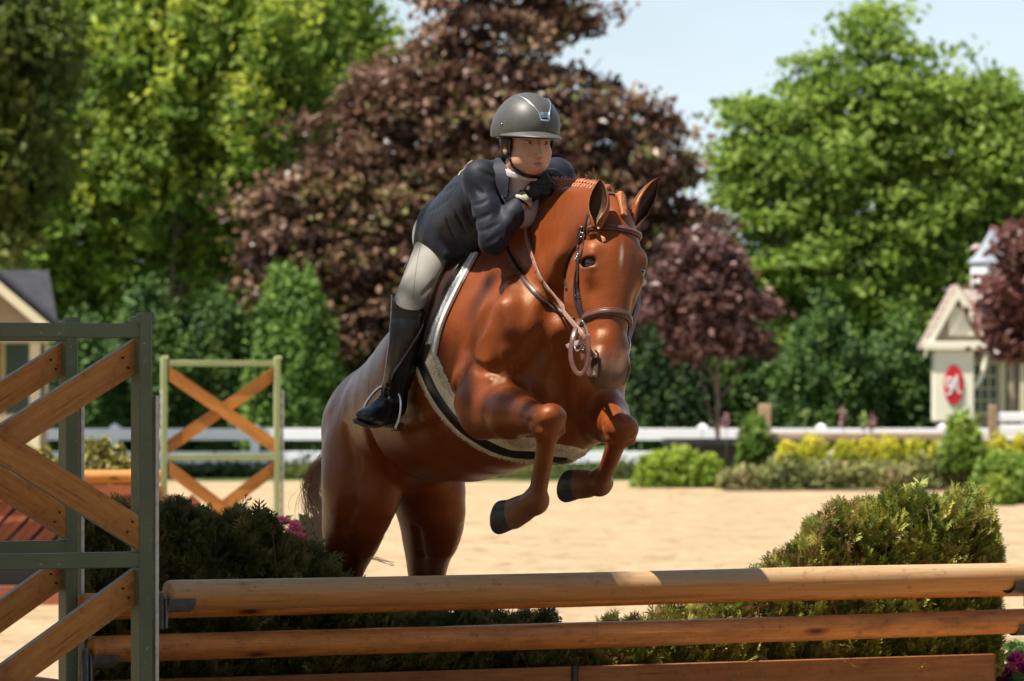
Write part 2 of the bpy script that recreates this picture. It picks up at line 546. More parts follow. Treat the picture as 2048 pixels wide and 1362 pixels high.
def crown(lobes, d0, nclump, per, leaf, cl_r, cols, seed, depth=.8, tip=None, squash=(1, 1, .6), shell=.55, up=0.0, kill=.12):
    """clumps of leaves inside lobes given as (px, py, rx px, ry px[, depth offset]) round depth d0"""
    g = np.random.default_rng(seed); P = []; Cc = []
    area = np.array([l[2]*l[3] for l in lobes], float); pick = g.choice(len(lobes), nclump, p=area/area.sum())
    sc = d0/FOC
    cen = np.array([W(l[0], l[1], d0+(l[4] if len(l) > 4 else 0)) for l in lobes])
    rad = np.array([[l[2]*sc, (l[2]+l[3])*.5*sc*depth, l[3]*sc] for l in lobes])
    bp = ballpts(nclump, g, shell)
    C = cen[pick]+bp*rad[pick]
    cols = np.array(cols, float)
    ctone = g.uniform(0, 1, nclump)
    k = np.array([max(6, int(per*g.uniform(.5, 1.5))) for _ in range(nclump)])
    idx = np.repeat(np.arange(nclump), k)
    off = g.normal(0, .55, (len(idx), 3))*np.asarray(squash)
    cr = cl_r*g.uniform(.6, 1.35, nclump)
    off *= cr[idx][:, None]
    off[:, 2] += up*np.abs(off[:, 2])
    Pt = C[idx]+off
    # colour: own tone of each clump, lighter tips for young leaves and, on bronze, painted highlights
    t = np.clip(ctone[idx]*.80+g.normal(0, .12, len(idx))+.12, 0, 1)
    x = t*(len(cols)-1); i0 = np.clip(x.astype(int), 0, len(cols)-2); fr_ = (x-i0)[:, None]
    cc = cols[i0]*(1-fr_)+cols[i0+1]*fr_
    if tip is not None:
        tt = np.clip(off[:, 2]/(cr[idx]*.6)-.55, 0, 1)[:, None]*np.where(g.uniform(0, 1, nclump) < .6, 1, .2)[idx][:, None]
        cc = cc*(1-tt)+np.array(tip)*tt
    cc *= g.uniform(.8, 1.2, len(idx))[:, None]
    return leaves(Pt, leaf, cc, g=g), C

def tree(name, label, cat, base, trunk_r, lobes, d0, nclump, per, leaf, cl_r, cols, seed, mat, group=None, crown_name='crown', trunk_top=None, limbs=9, **kw):
    b = W(base, HOR, d0); b[2] = 0
    root = empty(name, b, label, cat, group)
    (V, F, c), C = crown(lobes, d0, nclump, per, leaf, cl_r, cols, seed, **kw)
    mesh_np(crown_name, V, F, mat, False, root, cols=c)
    g = np.random.default_rng(seed+99)
    tt = W(*(trunk_top or (base, lobes[0][1])), d0)
    m = MB()
    P = catmull([b, b*.6+tt*.4+g.normal(0, trunk_r*.5, 3)*[1, 1, 0], tt], 5)
    m.tube(P, [trunk_r*(1.25-.95*i/(len(P)-1)) for i in range(len(P))], 10)
    for k in range(limbs):
        q = C[g.integers(len(C))]; i = g.integers(len(P)//3, len(P)); p = P[i]
        if q[2] < p[2]-.2: continue
        r = trunk_r*(.5-.25*i/len(P))
        mid = (p*.5+q*.5)+np.array([0, 0, -.12*np.linalg.norm(q-p)])
        pts = catmull([p, mid, q], 4)
        m.tube(pts, [r*(1-.8*j/(len(pts)-1)) for j in range(len(pts))], 6)
        for _ in range(4):
            e = q+g.normal(0, .22, 3); m.tube([pts[-3], e], [r*.3, r*.08], 5, False)
    m.build('trunk', bark, root)
    return root

TREE_K = 1
G_far = [(.030, .062, .012), (.055, .105, .018), (.09, .155, .024), (.15, .21, .032)]
G_mid = [(.12, .20, .030), (.21, .32, .048), (.32, .44, .08), (.43, .54, .12)]
G_lime = [(.17, .27, .03), (.29, .39, .05), (.40, .46, .08)]
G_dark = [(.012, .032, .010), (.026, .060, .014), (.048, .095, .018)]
R_mid = [(.034, .020, .015), (.076, .038, .026), (.15, .074, .046), (.28, .165, .105), (.18, .19, .05)]

tree('maple_tree', 'tall green maple with yellow-green shoot tips on the left of the picture', 'tree', 330, .26,
     [(330, 250, 330, 300), (180, 120, 240, 220), (480, 140, 230, 240), (250, 470, 260, 190), (90, 430, 190, 240), (450, 420, 170, 200), (330, 40, 260, 160), (20, 560, 150, 130)],
     104, 1000, 95, .115, .55, G_mid[:3], 11, leaf_green, tip=(.50, .56, .08), squash=(.55, .55, 1.25), shell=.35, up=.6, depth=.7)
tree('maple_tree', 'dark green tree at the left edge of the picture, behind the gabled house', 'tree', -40, .22,
     [(10, 120, 120, 240), (0, 350, 110, 200), (-60, 200, 140, 260)], 90, 260, 60, .15, .5, [(.06, .10, .018), (.11, .15, .026), (.20, .22, .045)], 12, leaf_green, shell=.2)
tree('maple_tree', 'pale lime tree top showing between the green maple and the bronze tree', 'tree', 660, .2,
     [(650, 70, 120, 130), (690, 170, 100, 90), (600, 20, 110, 90), (650, 200, 110, 130)], 124, 360, 60, .14, .6, G_lime, 13, leaf_green, shell=.2)
tree('maple_tree', 'broad bright green tree on the right against the pale sky', 'tree', 1770, .22,
     [(1765, 150, 175, 140), (1740, 330, 300, 200), (1620, 300, 170, 120), (1900, 300, 170, 150), (1700, 500, 270, 180), (1930, 480, 190, 180), (1560, 420, 125, 170), (1800, 660, 260, 160), (1960, 200, 80, 60), (1500, 240, 55, 50), (1620, 640, 170, 120), (2040, 330, 70, 130), (1480, 330, 50, 60), (1990, 400, 120, 160), (1850, 560, 180, 120)],
     106, 820, 84, .118, .44, G_mid, 14, leaf_green, squash=(1.2, 1, .45), shell=.5, depth=.5, trunk_top=(1765, 120), limbs=22)
tree('bronze_maple', 'large dark bronze-leaved tree behind the rider', 'tree', 990, .26,
     [(985, 90, 165, 190), (1000, 260, 300, 150), (880, 210, 190, 130), (1180, 330, 200, 160), (780, 330, 200, 150), (960, 430, 400, 150), (700, 460, 210, 150), (1250, 440, 180, 150), (1000, 600, 380, 150), (640, 560, 170, 110), (760, 660, 220, 110), (1110, 60, 80, 50), (1200, 30, 30, 25), (1090, -60, 90, 80), (1300, 330, 70, 60), (1360, 500, 80, 100), (540, 400, 60, 40)],
     100, 1100, 92, .115, .43, R_mid, 15, leaf_red, squash=(1.1, 1, .45), shell=.5, depth=.55, tip=(.34, .20, .15), trunk_top=(990, 60), limbs=26)  # tip colour paints tan highlights onto the tops of the clumps
tree('bronze_maple', 'small round bronze-leaved tree in a dark planter by the white fence', 'tree', 1433, .045,
     [(1420, 600, 90, 70), (1405, 530, 70, 55), (1440, 670, 95, 40), (1340, 625, 50, 45), (1505, 615, 42, 36), (1408, 475, 34, 28), (1322, 560, 36, 34), (1380, 690, 40, 30), (1500, 680, 40, 26), (1465, 545, 36, 34), (1350, 510, 24, 22)],
     87, 300, 40, .10, .20, [(.045, .020, .018), (.10, .048, .040), (.17, .085, .072), (.25, .15, .13)], 16, leaf_red, squash=(1, 1, .6), shell=.2, trunk_top=(1433, 560), limbs=6)
tree('bronze_maple', 'dark red-leaved branch mass at the right edge, in front of the cupola', 'tree', 2110, .1,
     [(2050, 500, 60, 60), (2035, 600, 65, 70), (2075, 560, 90, 120), (2020, 680, 45, 40), (2045, 650, 60, 60)],
     80, 190, 34, .12, .25, [(.04, .016, .016), (.10, .036, .032), (.18, .075, .062), (.27, .15, .13)], 17, leaf_red, shell=.1, limbs=5)

# clipped evergreens behind the fence, and the dark wood beyond them
def evergreen(px, top, w, d, seed, cols, label, g=None):
    base_y = HOR+CAMH*FOC/d; h = base_y-top
    lob = [(px, top+h*.68, w*.5, h*.36), (px, top+h*.42, w*.42, h*.30), (px, top+h*.2, w*.27, h*.2)]
    return tree('evergreen_shrub', label, 'shrub', px, .08, lob, d, 230, 90, .075, .26, cols, seed, leaf_hedge, 'evergreens behind the white fence', 'foliage', limbs=0, squash=(.6, .6, 1.2), shell=.5)
EG = [(.026, .062, .014), (.054, .115, .018), (.10, .175, .026)]
EGL = [(.05, .11, .018), (.10, .19, .025), (.17, .28, .04)]
for i, (px, top, w, c, lab) in enumerate([
    (150, 640, 190, EG, 'dark evergreen shrub right of the gabled house, behind the tall green jump wings'),
    (300, 585, 210, EG, 'evergreen shrub behind the left post of the far brown cross-braced wing'),
    (440, 600, 170, EG, 'evergreen shrub seen through the upper cross of the far jump wing'),
    (590, 530, 200, EGL, 'brighter pointed evergreen shrub just left of the rider\'s boot'),
    (1340, 640, 190, G_dark, 'dark evergreen left of the small bronze tree, beside the horse\'s head'),
    (1500, 640, 200, EG, 'dark evergreen right of the small bronze tree trunk'),
    (1650, 600, 240, EG, 'evergreen shrub behind the yellow flowers in the middle of the bed'),
    (1800, 650, 200, EG, 'evergreen shrub left of the cream booth with the red oval')]):
    evergreen(px, top, w, 97+(i % 3)*.8, 40+i, c, lab)
def mass(name, kind, x0, x1, y0f, yb, d, dd, n, leaf, cols, seed, mat, label=None):
    g = np.random.default_rng(seed)
    px = g.uniform(x0, x1, n); top = y0f(px)+g.normal(0, 12, n); py = top+(yb-top)*g.uniform(0, 1, n)**.9
    d_ = d+g.uniform(0, dd, n)
    P = np.stack([(px-1024)*d_/FOC, d_, CAMH+(HOR-py)*d/FOC], 1)
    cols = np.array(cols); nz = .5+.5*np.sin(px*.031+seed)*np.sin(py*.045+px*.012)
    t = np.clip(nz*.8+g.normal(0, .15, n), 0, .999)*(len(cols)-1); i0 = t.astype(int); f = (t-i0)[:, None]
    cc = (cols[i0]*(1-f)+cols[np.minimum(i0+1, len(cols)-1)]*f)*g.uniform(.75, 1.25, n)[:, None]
    V, F, c = leaves(P, leaf, cc, g=g)
    o = mesh_np(name, V, F, mat, False, cols=c); tag(o, label, None, None, kind); return o
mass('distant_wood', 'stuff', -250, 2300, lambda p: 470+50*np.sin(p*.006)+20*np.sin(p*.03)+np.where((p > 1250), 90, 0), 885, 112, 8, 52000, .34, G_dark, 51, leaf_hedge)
mass('fence_undergrowth', 'stuff', -100, 1200, lambda p: 934+4*np.sin(p*.05), 958, 91.6, .8, 9000, .09, [(.02, .045, .012), (.05, .09, .02), (.12, .15, .035)], 52, leaf_hedge)

# ================================================================ white rail fence
whitep = plain('white_paint', (.87, .88, .90), .45, .4, nscale=3, namp=.05)
fence = empty('rail_fence', W(700, HOR, 92)*[1, 1, 0], 'long white two-rail fence with capped posts along the far side of the arena', 'fence')
def zpy(py, d): return CAMH+(HOR-py)*d/FOC
fd = 92.0
proto = None
for px in (-80, 230, 510, 770, 960, 1152, 1405, 1642, 1885, 2120):
    if proto is None:
        m = MB(); h = zpy(856, fd)
        m.box((0, 0, h/2), (1, 0, 0), (0, 1, 0), (0, 0, 1), .075, .075, h/2, .008)
        m.box((0, 0, h+.015), (1, 0, 0), (0, 1, 0), (0, 0, 1), .095, .095, .017, .006)
        top = [(-.08, -.08, h+.032), (.08, -.08, h+.032), (.08, .08, h+.032), (-.08, .08, h+.032), (0, 0, h+.085)]
        m.add(top, [(0, 1, 4), (1, 2, 4), (2, 3, 4), (3, 0, 4)])
        o = proto = m.build('post', whitep, fence, local=True)
    else:
        o = proto.copy(); COL.objects.link(o); o.parent = fence
    X = (px-1024)*fd/FOC; o.location = Vector((X, fd, 0))-fence.location
xs = [(-400, 510), (510, 960), (960, 1405), (1405, 1885), (1885, 2400)]
for a, b in xs:
    for y0, y1 in ((857, 880), (903, 927)):
        A = (a-1024)*fd/FOC; Bx = (b-1024)*fd/FOC; za, zb = zpy(y0, fd), zpy(y1, fd)
        MB().box(((A+Bx)/2, fd-.09, (za+zb)/2), (1, 0, 0), (0, 1, 0), (0, 0, 1), (Bx-A)/2-.012, .022, (za-zb)/2, .006).build('rail', whitep, fence)

# weathered posts in the flower bed; the brown rail stands in for shade
oldw_shade = wood('weathered_wood_and_shade', (.30, .20, .12), (.42, .30, .19), (.5, .38, .25), grey=.5, knots=False)
pr = empty('post_and_rail', W(1700, HOR, 84)*[1, 1, 0], 'low weathered fence in the yellow flower bed, its brown rail put in for the shade under the white rail', 'fence')
for px, y0, w in ((1530, 808, 12), (1985, 810, 8)):
    d = 84; s = d/FOC
    c = W(px, y0, d); h = c[2]
    MB().box((c[0], d, h/2), (1, 0, 0), (0, 1, 0), (0, 0, 1), w*s, w*s, h/2, .012).build('post', oldw_shade, pr)
s = 84/FOC
for a, b, y0, y1 in ((1543, 1890, 866, 880), (1992, 2150, 850, 868), (1992, 2150, 825, 843)):  # the brown one is a strip for the shade under the white rail
    A = W(a, y0, 84); Bq = W(b, y1, 84)
    MB().box(((A[0]+Bq[0])/2, 84, (A[2]+Bq[2])/2), (1, 0, 0), (0, 1, 0), (0, 0, 1), (Bq[0]-A[0])/2, .03, (A[2]-Bq[2])/2, .01).build('rail', oldw_shade if a < 1900 else whitep, pr)

# ================================================================ buildings
cream = plain('cream_paint', (.62, .56, .38), .6, .3, nscale=2, namp=.05)
pale = plain('cream_panel', (.78, .74, .60), .6, .3, nscale=2, namp=.03)
beige = NT('beige_siding', .8, .2); beige.col(beige.ramp(beige.noise(beige.coord((1, 1, 8)), 3, 4), [(.3, (.32, .26, .18)), (.7, (.40, .33, .24))])); beige = beige.m
def shingles(name, a, b):
    t = NT(name, .9, .15)
    br = t.node('ShaderNodeTexBrick', i_Scale=1.0); t.l.new(t.coord((3.0, 3.0, 9.0)), br.inputs['Vector'])
    br.inputs['Color1'].default_value = (*a, 1); br.inputs['Color2'].default_value = (*b, 1); br.inputs['Mortar'].default_value = (*[x*.5 for x in a], 1)
    br.inputs['Mortar Size'].default_value = .03
    n = t.noise(t.coord(), 7, 4)
    t.col(t.mix(1.0, br.outputs[0], t.ramp(n, [(.3, (.75,)*3), (.7, (1.2,)*3)]), 'MULTIPLY')); return t.m
roof_dark = shingles('dark_shingles', (.040, .040, .048), (.06, .06, .07)); roof_tan = shingles('tan_shingles', (.34, .27, .23), (.46, .38, .33))
darkin = plain('dark_interior', (.03, .028, .025), .9)
glass = plain('window_glass', (.05, .09, .08), .08, .8, nscale=1, namp=.4)
# left house
hd = 72.0
lh = empty('house', W(-40, HOR, hd)*[1, 1, 0], 'beige gabled house with dark shingle roof at the left edge, behind the jump wings', 'house')
ap, er, el_ = W(-14, 550, hd), W(98, 645, hd), W(-126, 645, hd)
rd = np.array([0, .9, 0.]); rn = nrm(rd)
m = MB()
for e in (er, el_):
    dn = nrm(e-ap); up_ = np.array([0, 0, .10])
    m.prism([ap-rn*.25, e+dn*.12-rn*.25, e+dn*.12-rn*.25+up_, ap-rn*.25+up_], rd+rn*.25)
m.build('gable_roof', roof_dark, lh)
m = MB(); m.prism([W(-420, 540, hd+2.6), W(97, 540, hd+2.6), W(116, 646, hd+.5), W(-420, 646, hd+.5)], (0, .03, -.10)); m.build('roof', roof_dark, lh)
m = MB(); m.prism([ap-[0, 0, .02], er-[0, 0, .02], el_-[0, 0, .02]], rd*.98); m.build('gable', beige, lh)
for e in (er, el_):
    dn = nrm(e-ap)
    MB().prism([ap-rn*.29, e+dn*.12-rn*.29, e+dn*.12-rn*.29-[0, 0, .16], ap-rn*.29-[0, 0, .16]], -rn*.05).build('rake_board', cream, lh)
MB().prism([el_+[0, 0, -.03], er+[0, 0, -.03], er+[0, 0, -.26], el_+[0, 0, -.26]], rd*.98).build('eave_beam', cream, lh)
gz = -.0
for px in (68, -100):
    c = W(px, 690, hd)
    MB().box((c[0], hd+.15, er[2]/2-.15), (1, 0, 0), (0, 1, 0), (0, 0, 1), .07, .07, er[2]/2-.13, .006).build('column', cream, lh)
wl, wr_ = W(-135, 800, hd), W(74, 800, hd)
back = np.array([wl[0], hd+1.6, 0])
m = MB(); m.prism([(wl[0], hd+1.6, 0), (wr_[0]-.05, hd+1.6, 0), (wr_[0]-.05, hd+1.6, er[2]-.25), (wl[0], hd+1.6, er[2]-.25)], (0, .6, 0)); m.build('wall', beige, lh)
MB().box((W(15, 0, hd)[0]+.1, hd+1.57, 1.75), (1, 0, 0), (0, 1, 0), (0, 0, 1), .33, .03, .55).build('window', cream, lh)
pn = lh.children[-1]
MB().box((W(15, 0, hd)[0]+.1, hd+1.53, 1.75), (1, 0, 0), (0, 1, 0), (0, 0, 1), .28, .02, .50).build('pane', glass, pn)
MB().box(((wl[0]+wr_[0])/2, hd+.3, .62), (1, 0, 0), (0, 1, 0), (0, 0, 1), (wr_[0]-wl[0])/2, .05, .62).build('porch_wall', cream, lh)
# right house and booth
bd_ = 95.0
rh = empty('house', W(2060, HOR, bd_)*[1, 1, 0], 'cream house with tan shingle roof and small gabled front at the right edge', 'house')
S_ = bd_/FOC
def X_(px): return (px-1024)*S_
def Z_(py): return CAMH+(HOR-py)*S_
m = MB(); m.prism([(X_(1903), bd_+1.0, Z_(577)), (X_(2300), bd_+1.0, Z_(577)), (X_(2300), bd_-.15, Z_(716)), (X_(1950), bd_-.15, Z_(716))], (0, .02, -.06)); m.build('roof', roof_tan, rh)
m = MB(); m.prism([(X_(1895), bd_+1.02, Z_(573)), (X_(2300), bd_+1.02, Z_(573)), (X_(2300), bd_+1.02, Z_(580)), (X_(1895), bd_+1.02, Z_(580))], (0, .1, 0)); m.build('ridge', shingles('ridge_tiles', (.16, .13, .11), (.2, .16, .14)), rh)
# small gable: roof slabs, raking boards, pediment
apx, epl, epr = (X_(1908), Z_(580)), (X_(1841), Z_(699)), (X_(1977), Z_(699))
fy = bd_-.9
for e in (epl, epr):
    m = MB(); m.prism([(apx[0], fy, apx[1]), (e[0], fy, e[1]), (e[0], fy, e[1]+.07), (apx[0], fy, apx[1]+.10)], (0, 1.6, 0)); m.build('gable_roof', roof_tan, rh)
    dn = nrm(np.array([e[0]-apx[0], 0, e[1]-apx[1]]))
    a0 = np.array([apx[0], fy-.06, apx[1]+.05]); b0 = np.array([e[0], fy-.06, e[1]+.02]); pp = np.array([0, 0, -.22])
    m = MB(); m.prism([a0, b0, b0+pp*.8, a0+pp], (0, .05, 0)); m.build('rake_board', pale, rh)
m = MB(); m.box(((epl[0]+epr[0])/2, fy-.05, Z_(692)), (1, 0, 0), (0, 1, 0), (0, 0, 1), (epr[0]-epl[0])/2+.01, .06, .075, .01); m.build('cornice', pale, rh)
m = MB(); m.prism([(apx[0], fy+.12, apx[1]-.05), (epr[0]-.05, fy+.12, epr[1]), (epl[0]+.05, fy+.12, epl[1])], (0, .05, 0)); m.build('pediment', beige, rh)
m = MB(); m.prism([(X_(1890), fy+.08, Z_(672)), (X_(1890), fy+.08, Z_(640)), (X_(1900), fy+.08, Z_(615)), (X_(1916), fy+.08, Z_(615)), (X_(1940), fy+.08, Z_(672))], (0, .03, 0)); m.build('pediment_panel', pale, rh)
m = MB(); m.box((X_(1900), fy+.35, (Z_(700)+Z_(842))/2), (1, 0, 0), (0, 1, 0), (0, 0, 1), X_(1939)-X_(1900), .35, (Z_(700)-Z_(842))/2, .01); m.build('booth_wall', pale, rh)
m = MB(); m.box((X_(1901), fy+.4, (Z_(842))/2-.01), (1, 0, 0), (0, 1, 0), (0, 0, 1), .30, .25, Z_(842)/2-.02); m.build('booth_base', beige, rh)
m = MB(); m.tube(catmull([(X_(1965), fy+.2, Z_(704)), (X_(1961), fy+.2, Z_(735)), (X_(1952), fy+.2, Z_(760)), (X_(1940), fy+.2, Z_(775))], 5), .05, 8); m.build('bracket', pale, rh)
m = MB(); m.box((X_(2150), bd_+.6, Z_(712)/2), (1, 0, 0), (0, 1, 0), (0, 0, 1), X_(2150)-X_(1935), .5, Z_(712)/2); m.build('wall', beige, rh)
wx0, wx1, wz0, wz1 = X_(1946), X_(1995), Z_(825), Z_(728)
m = MB(); m.box(((wx0+wx1)/2, bd_+.08, (wz0+wz1)/2), (1, 0, 0), (0, 1, 0), (0, 0, 1), (wx1-wx0)/2+.05, .03, (wz1-wz0)/2+.05); wf = m.build('window', cream, rh)
for i in range(3):
    for j in range(4):
        a = wx0+(wx1-wx0)*(i+.5)/3; b = wz0+(wz1-wz0)*(j+.5)/4
        MB().box((a, bd_+.045, b), (1, 0, 0), (0, 1, 0), (0, 0, 1), (wx1-wx0)/6-.018, .01, (wz1-wz0)/8-.018).build('pane', glass, wf)
for px in (2005, 2022, 2045):
    MB().box((X_(px), bd_+.02, Z_(715)/2), (1, 0, 0), (0, 1, 0), (0, 0, 1), .05, .06, Z_(715)/2).build('column', cream if px != 2022 else beige, rh)
cu = MB(); cx0 = X_(2010); cy0 = bd_+2.5
cz0, cz1 = Z_(600), Z_(518); cu.box((cx0, cy0, (cz0+cz1)/2), nrm([.9, .43, 0]), nrm([-.43, .9, 0]), (0, 0, 1), .30, .30, (cz1-cz0)/2); cup = cu.build('cupola', plain('cupola_white', (.78, .8, .82), .5), rh)
ct = MB(); k = .50; zz = cz1
rings = [(k, zz), (.36, zz+.12), (.22, zz+.32), (.04, zz+.62)]
V = []; F = []
for r, z in rings:
    for a in (45, 135, 225, 315): V.append((cx0+r*math.cos(R(a+25)), cy0+r*math.sin(R(a+25)), z))
for i in range(3):
    for q in range(4): F.append((i*4+q, i*4+(q+1) % 4, (i+1)*4+(q+1) % 4, (i+1)*4+q))
F.append((0, 3, 2, 1)); F.append((12, 13, 14, 15)); ct.add(V, F); ct.build('cupola_roof', plain('lead_roof', (.30, .33, .38), .5), cup)
# red oval sign with white script letters
sg = empty('sign', (X_(1899), fy-.02, Z_(770)), 'red oval sign with white script letters on the cream booth', 'sign')
def oval(rx, rz, y, dy): return [(X_(1899)+rx*math.cos(a), y, Z_(770)+rz*math.sin(a)) for a in np.linspace(0, 2*math.pi, 41)[:-1]]
MB().prism(oval(.185, .375, fy-.006, 0), (0, -.02, 0)).build('rim', plain('pink_edge', (.55, .16, .15), .5), sg)
MB().prism(oval(.170, .355, fy-.028, 0), (0, -.01, 0)).build('face', plain('sign_red', (.50, .012, .02), .4, nscale=3, namp=.05), sg)
lt = MB(); ly = fy-.042
def sp(x, z): return np.array([X_(1899)+x, ly, Z_(770)+z])
def stroke(pts, w=.013): lt.tube(catmull([sp(*p) for p in pts], 5), w, 6, True)
stroke([(-.06, .09), (-.10, .13), (-.13, .08), (-.12, -.02), (-.08, -.06), (-.03, -.02), (-.02, .08), (-.06, .14)], .016)
stroke([(-.13, -.17), (-.06, -.15), (-.01, -.02), (.04, .12), (.06, .18), (.065, .05), (.07, -.08), (.10, -.15), (.14, -.13)], .016)
stroke([(-.06, -.05), (.0, -.06), (.07, -.05)], .010)
stroke([(-.10, .0), (-.07, .04), (-.05, .0)], .012)
lt.build('lettering', plain('sign_white', (.8, .8, .8), .5), sg)

# ================================================================ flower bed
def mound(name, label, cat, px, py0, py1, w, d, n, leaf, cols, seed, group=None, blades=False, mat=None, tipc=None, part=None):
    b = W(px, HOR, d); b[2] = 0
    root = empty(name, b, label, cat, group) if part is None else part
    g = np.random.default_rng(seed)
    s = d/FOC; h = (py1-py0)*s; zb = CAMH+(HOR-py1)*s; zb = max(zb, 0)
    cols = np.array(cols)
    if not blades:
        bp = ballpts(n, g, .45); bp[:, 2] = np.abs(bp[:, 2])
        lump = 1+.16*np.sin(bp[:, 0]*9+seed)*np.sin(bp[:, 1]*7)
        P = np.array([b[0], b[1], zb])+bp*[w*s/2, w*s/2*.8, h]*lump[:, None]
        t = np.clip(bp[:, 2]*.6+g.normal(.2, .2, n), 0, .999)*(len(cols)-1); i0 = t.astype(int); f = (t-i0)[:, None]
        cc = (cols[i0]*(1-f)+cols[np.minimum(i0+1, len(cols)-1)]*f)*g.uniform(.8, 1.2, n)[:, None]
        V, F, c = leaves(P, leaf, cc, g=g)
    else:
        V = []; F = []; c = []
        for i in range(n):
            a = g.uniform(0, 2*math.pi); r = g.uniform(0, .55)*w*s/2
            o = np.array([b[0]+r*math.cos(a)*1.2, b[1]+r*math.sin(a)*.8, zb])
            dr = np.array([math.cos(a), math.sin(a)*.8, 0]); L = h*g.uniform(.7, 1.15); sp_ = g.uniform(.25, .95)*L
            sd = np.array([-math.sin(a), math.cos(a), 0])*leaf*.5; col_ = cols[g.integers(len(cols))]*g.uniform(.8, 1.2)
            prev = None
            for k in range(5):
                t = k/4; p = o+dr*sp_*t**1.6*1.6+np.array([0, 0, L*(t*1.35-.42*t*t*1.05)]); ww = math.sin(min(1, t*1.1+.12)*math.pi)*.9+.05
                V += [p-sd*ww, p+sd*ww]; c += [col_, col_]
                if k: q = len(V); F.append((q-4, q-3, q-1, q-2))
        V = np.array(V); F = np.array(F); c = np.array(c)
    mesh_np('foliage', V, F, mat or leaf_green, False, root, cols=np.array(c))
    return root
LG = [(.14, .24, .03), (.30, .42, .05), (.46, .55, .09)]
for i, (px, y0, y1, w, lab) in enumerate([(1318, 900, 974, 96, 'lime-green leafy plant clump nearest the horse\'s left foreleg'), (1366, 896, 976, 96, 'lime-green leafy plant clump in the middle of the three below the planter'), (1412, 908, 976, 76, 'lime-green leafy plant clump at the left end of the ground cover')]):
    mound('leafy_plant', lab, 'plant', px, y0, y1, w*1.08, 83, 900, .085, LG, 60+i, 'lime-green plants by the planter')
YF = [(.16, .24, .03), (.46, .48, .05), (.72, .66, .07), (.80, .74, .12)]
for i, (px, y0, w) in enumerate([(1575, 885, 60), (1625, 872, 90), (1690, 882, 70), (1735, 878, 60), (1775, 873, 80), (1830, 880, 70), (1870, 890, 50), (1958, 872, 60), (2000, 868, 60), (2044, 870, 60)]):
    mound('yellow_flowers', 'mound of yellow flowers, number %s from the left along the bed' % ['one', 'two', 'three', 'four', 'five', 'six', 'seven', 'eight', 'nine', 'ten'][i] if False else
          ['small yellow flower mound right of the weathered post', 'wide bright yellow mound beneath the left end of the brown shade rail', 'greener yellow mound right of the widest one', 'narrow yellow mound in the middle of the bed', 'tall bright yellow mound below the middle of the brown shade rail', 'yellow-green mound left of the leafy bush by the booth', 'smallest yellow-green mound under the red oval sign', 'yellow mound just right of the leafy bush by the booth', 'yellow mound beneath the grey post at the right', 'yellow mound at the right edge of the picture'][i],
          'flowers', px, y0-4, 934, w*.86, 82.6, 700, .055, YF if i not in (2, 5, 6) else YF[:3], 70+i, 'yellow flower mounds')
mass('ground_cover', 'stuff', 1435, 1960, lambda p: 937+5*np.sin(p*.012)+4*np.sin(p*.05)+np.where(p < 1560, (1560-p)*.25, 0)-np.where(p > 1900, 0, 0), 981, 81.6, .9, 16000, .06, [(.10, .12, .03), (.20, .22, .06), (.30, .28, .10), (.30, .20, .10)], 53, leaf_hedge)
sheet('bed_soil', (1440-1024)*82/FOC, 9.5, 80.2, 91.9, .004, plain('soil', (.10, .065, .04), .95, .1, nscale=3, namp=.4))
mound('leafy_bush', 'upright green bush left of the weathered post', 'bush', 1510, 832, 935, 80, 83, 900, .09, EGL+[(.2, .3, .05)], 90)
mound('leafy_bush', 'green bush in front of the cream booth, right of the oval sign', 'bush', 1925, 822, 940, 90, 81.5, 1200, .09, G_mid, 91)
mound('leafy_bush', 'dense green bush at the right edge below the yellow flowers', 'bush', 2010, 905, 1010, 150, 71.5, 2200, .08, G_mid[:3], 92)
mound('leafy_bush', 'light green low bush poking out at the foot of the right-hand bush', 'bush', 1995, 950, 1012, 70, 70.6, 700, .07, G_lime, 93)
sheet('grass_verge', -40, (1440-1024)*82/FOC, 88.5, 91.9, .004, grassm.m)
mass('verge_grass', 'stuff', 560, 1290, lambda p: 940+5*np.sin(p*.07), 960, 90.2, 1.2, 7000, .07, [(.06, .09, .02), (.14, .17, .04), (.24, .22, .07)], 54, leaf_green)
# planter
pl = empty('planter', W(1428, HOR, 87)*[1, 1, 0], 'dark square planter holding the small bronze tree', 'planter')
s = 87/FOC; zt = zpy(878, 87)
V = []; c0 = W(1428, HOR, 87)
for r, z in ((78*s, 0), (95*s, zt-.08)): V += [(c0[0]+x*r, 87+y*r*.8, z) for x, y in ((-1, -1), (1, -1), (1, 1), (-1, 1))]
plm = plain('planter_dark', (.022, .022, .024), .5, nscale=4, namp=.3)
MB().add(V, [(0, 1, 5, 4), (1, 2, 6, 5), (2, 3, 7, 6), (3, 0, 4, 7), (4, 5, 6, 7)]).build('tub', plm, pl)
m = MB()
for x, y, hx, hy in ((0, -1, 1, 0), (0, 1, 1, 0), (-1, 0, 0, 1), (1, 0, 0, 1)):
    m.box((c0[0]+x*97*s, 87+y*78*s, zt-.04), (1, 0, 0), (0, 1, 0), (0, 0, 1), 101*s if hx else .04, 82*s if hy else .04, .045)
m.build('rim', plm, pl)
MB().box((c0[0], 87, zt-.05), (1, 0, 0), (0, 1, 0), (0, 0, 1), 90*s, 70*s, .03).build('soil', plain('mulch', (.16, .08, .05), .95), pl)
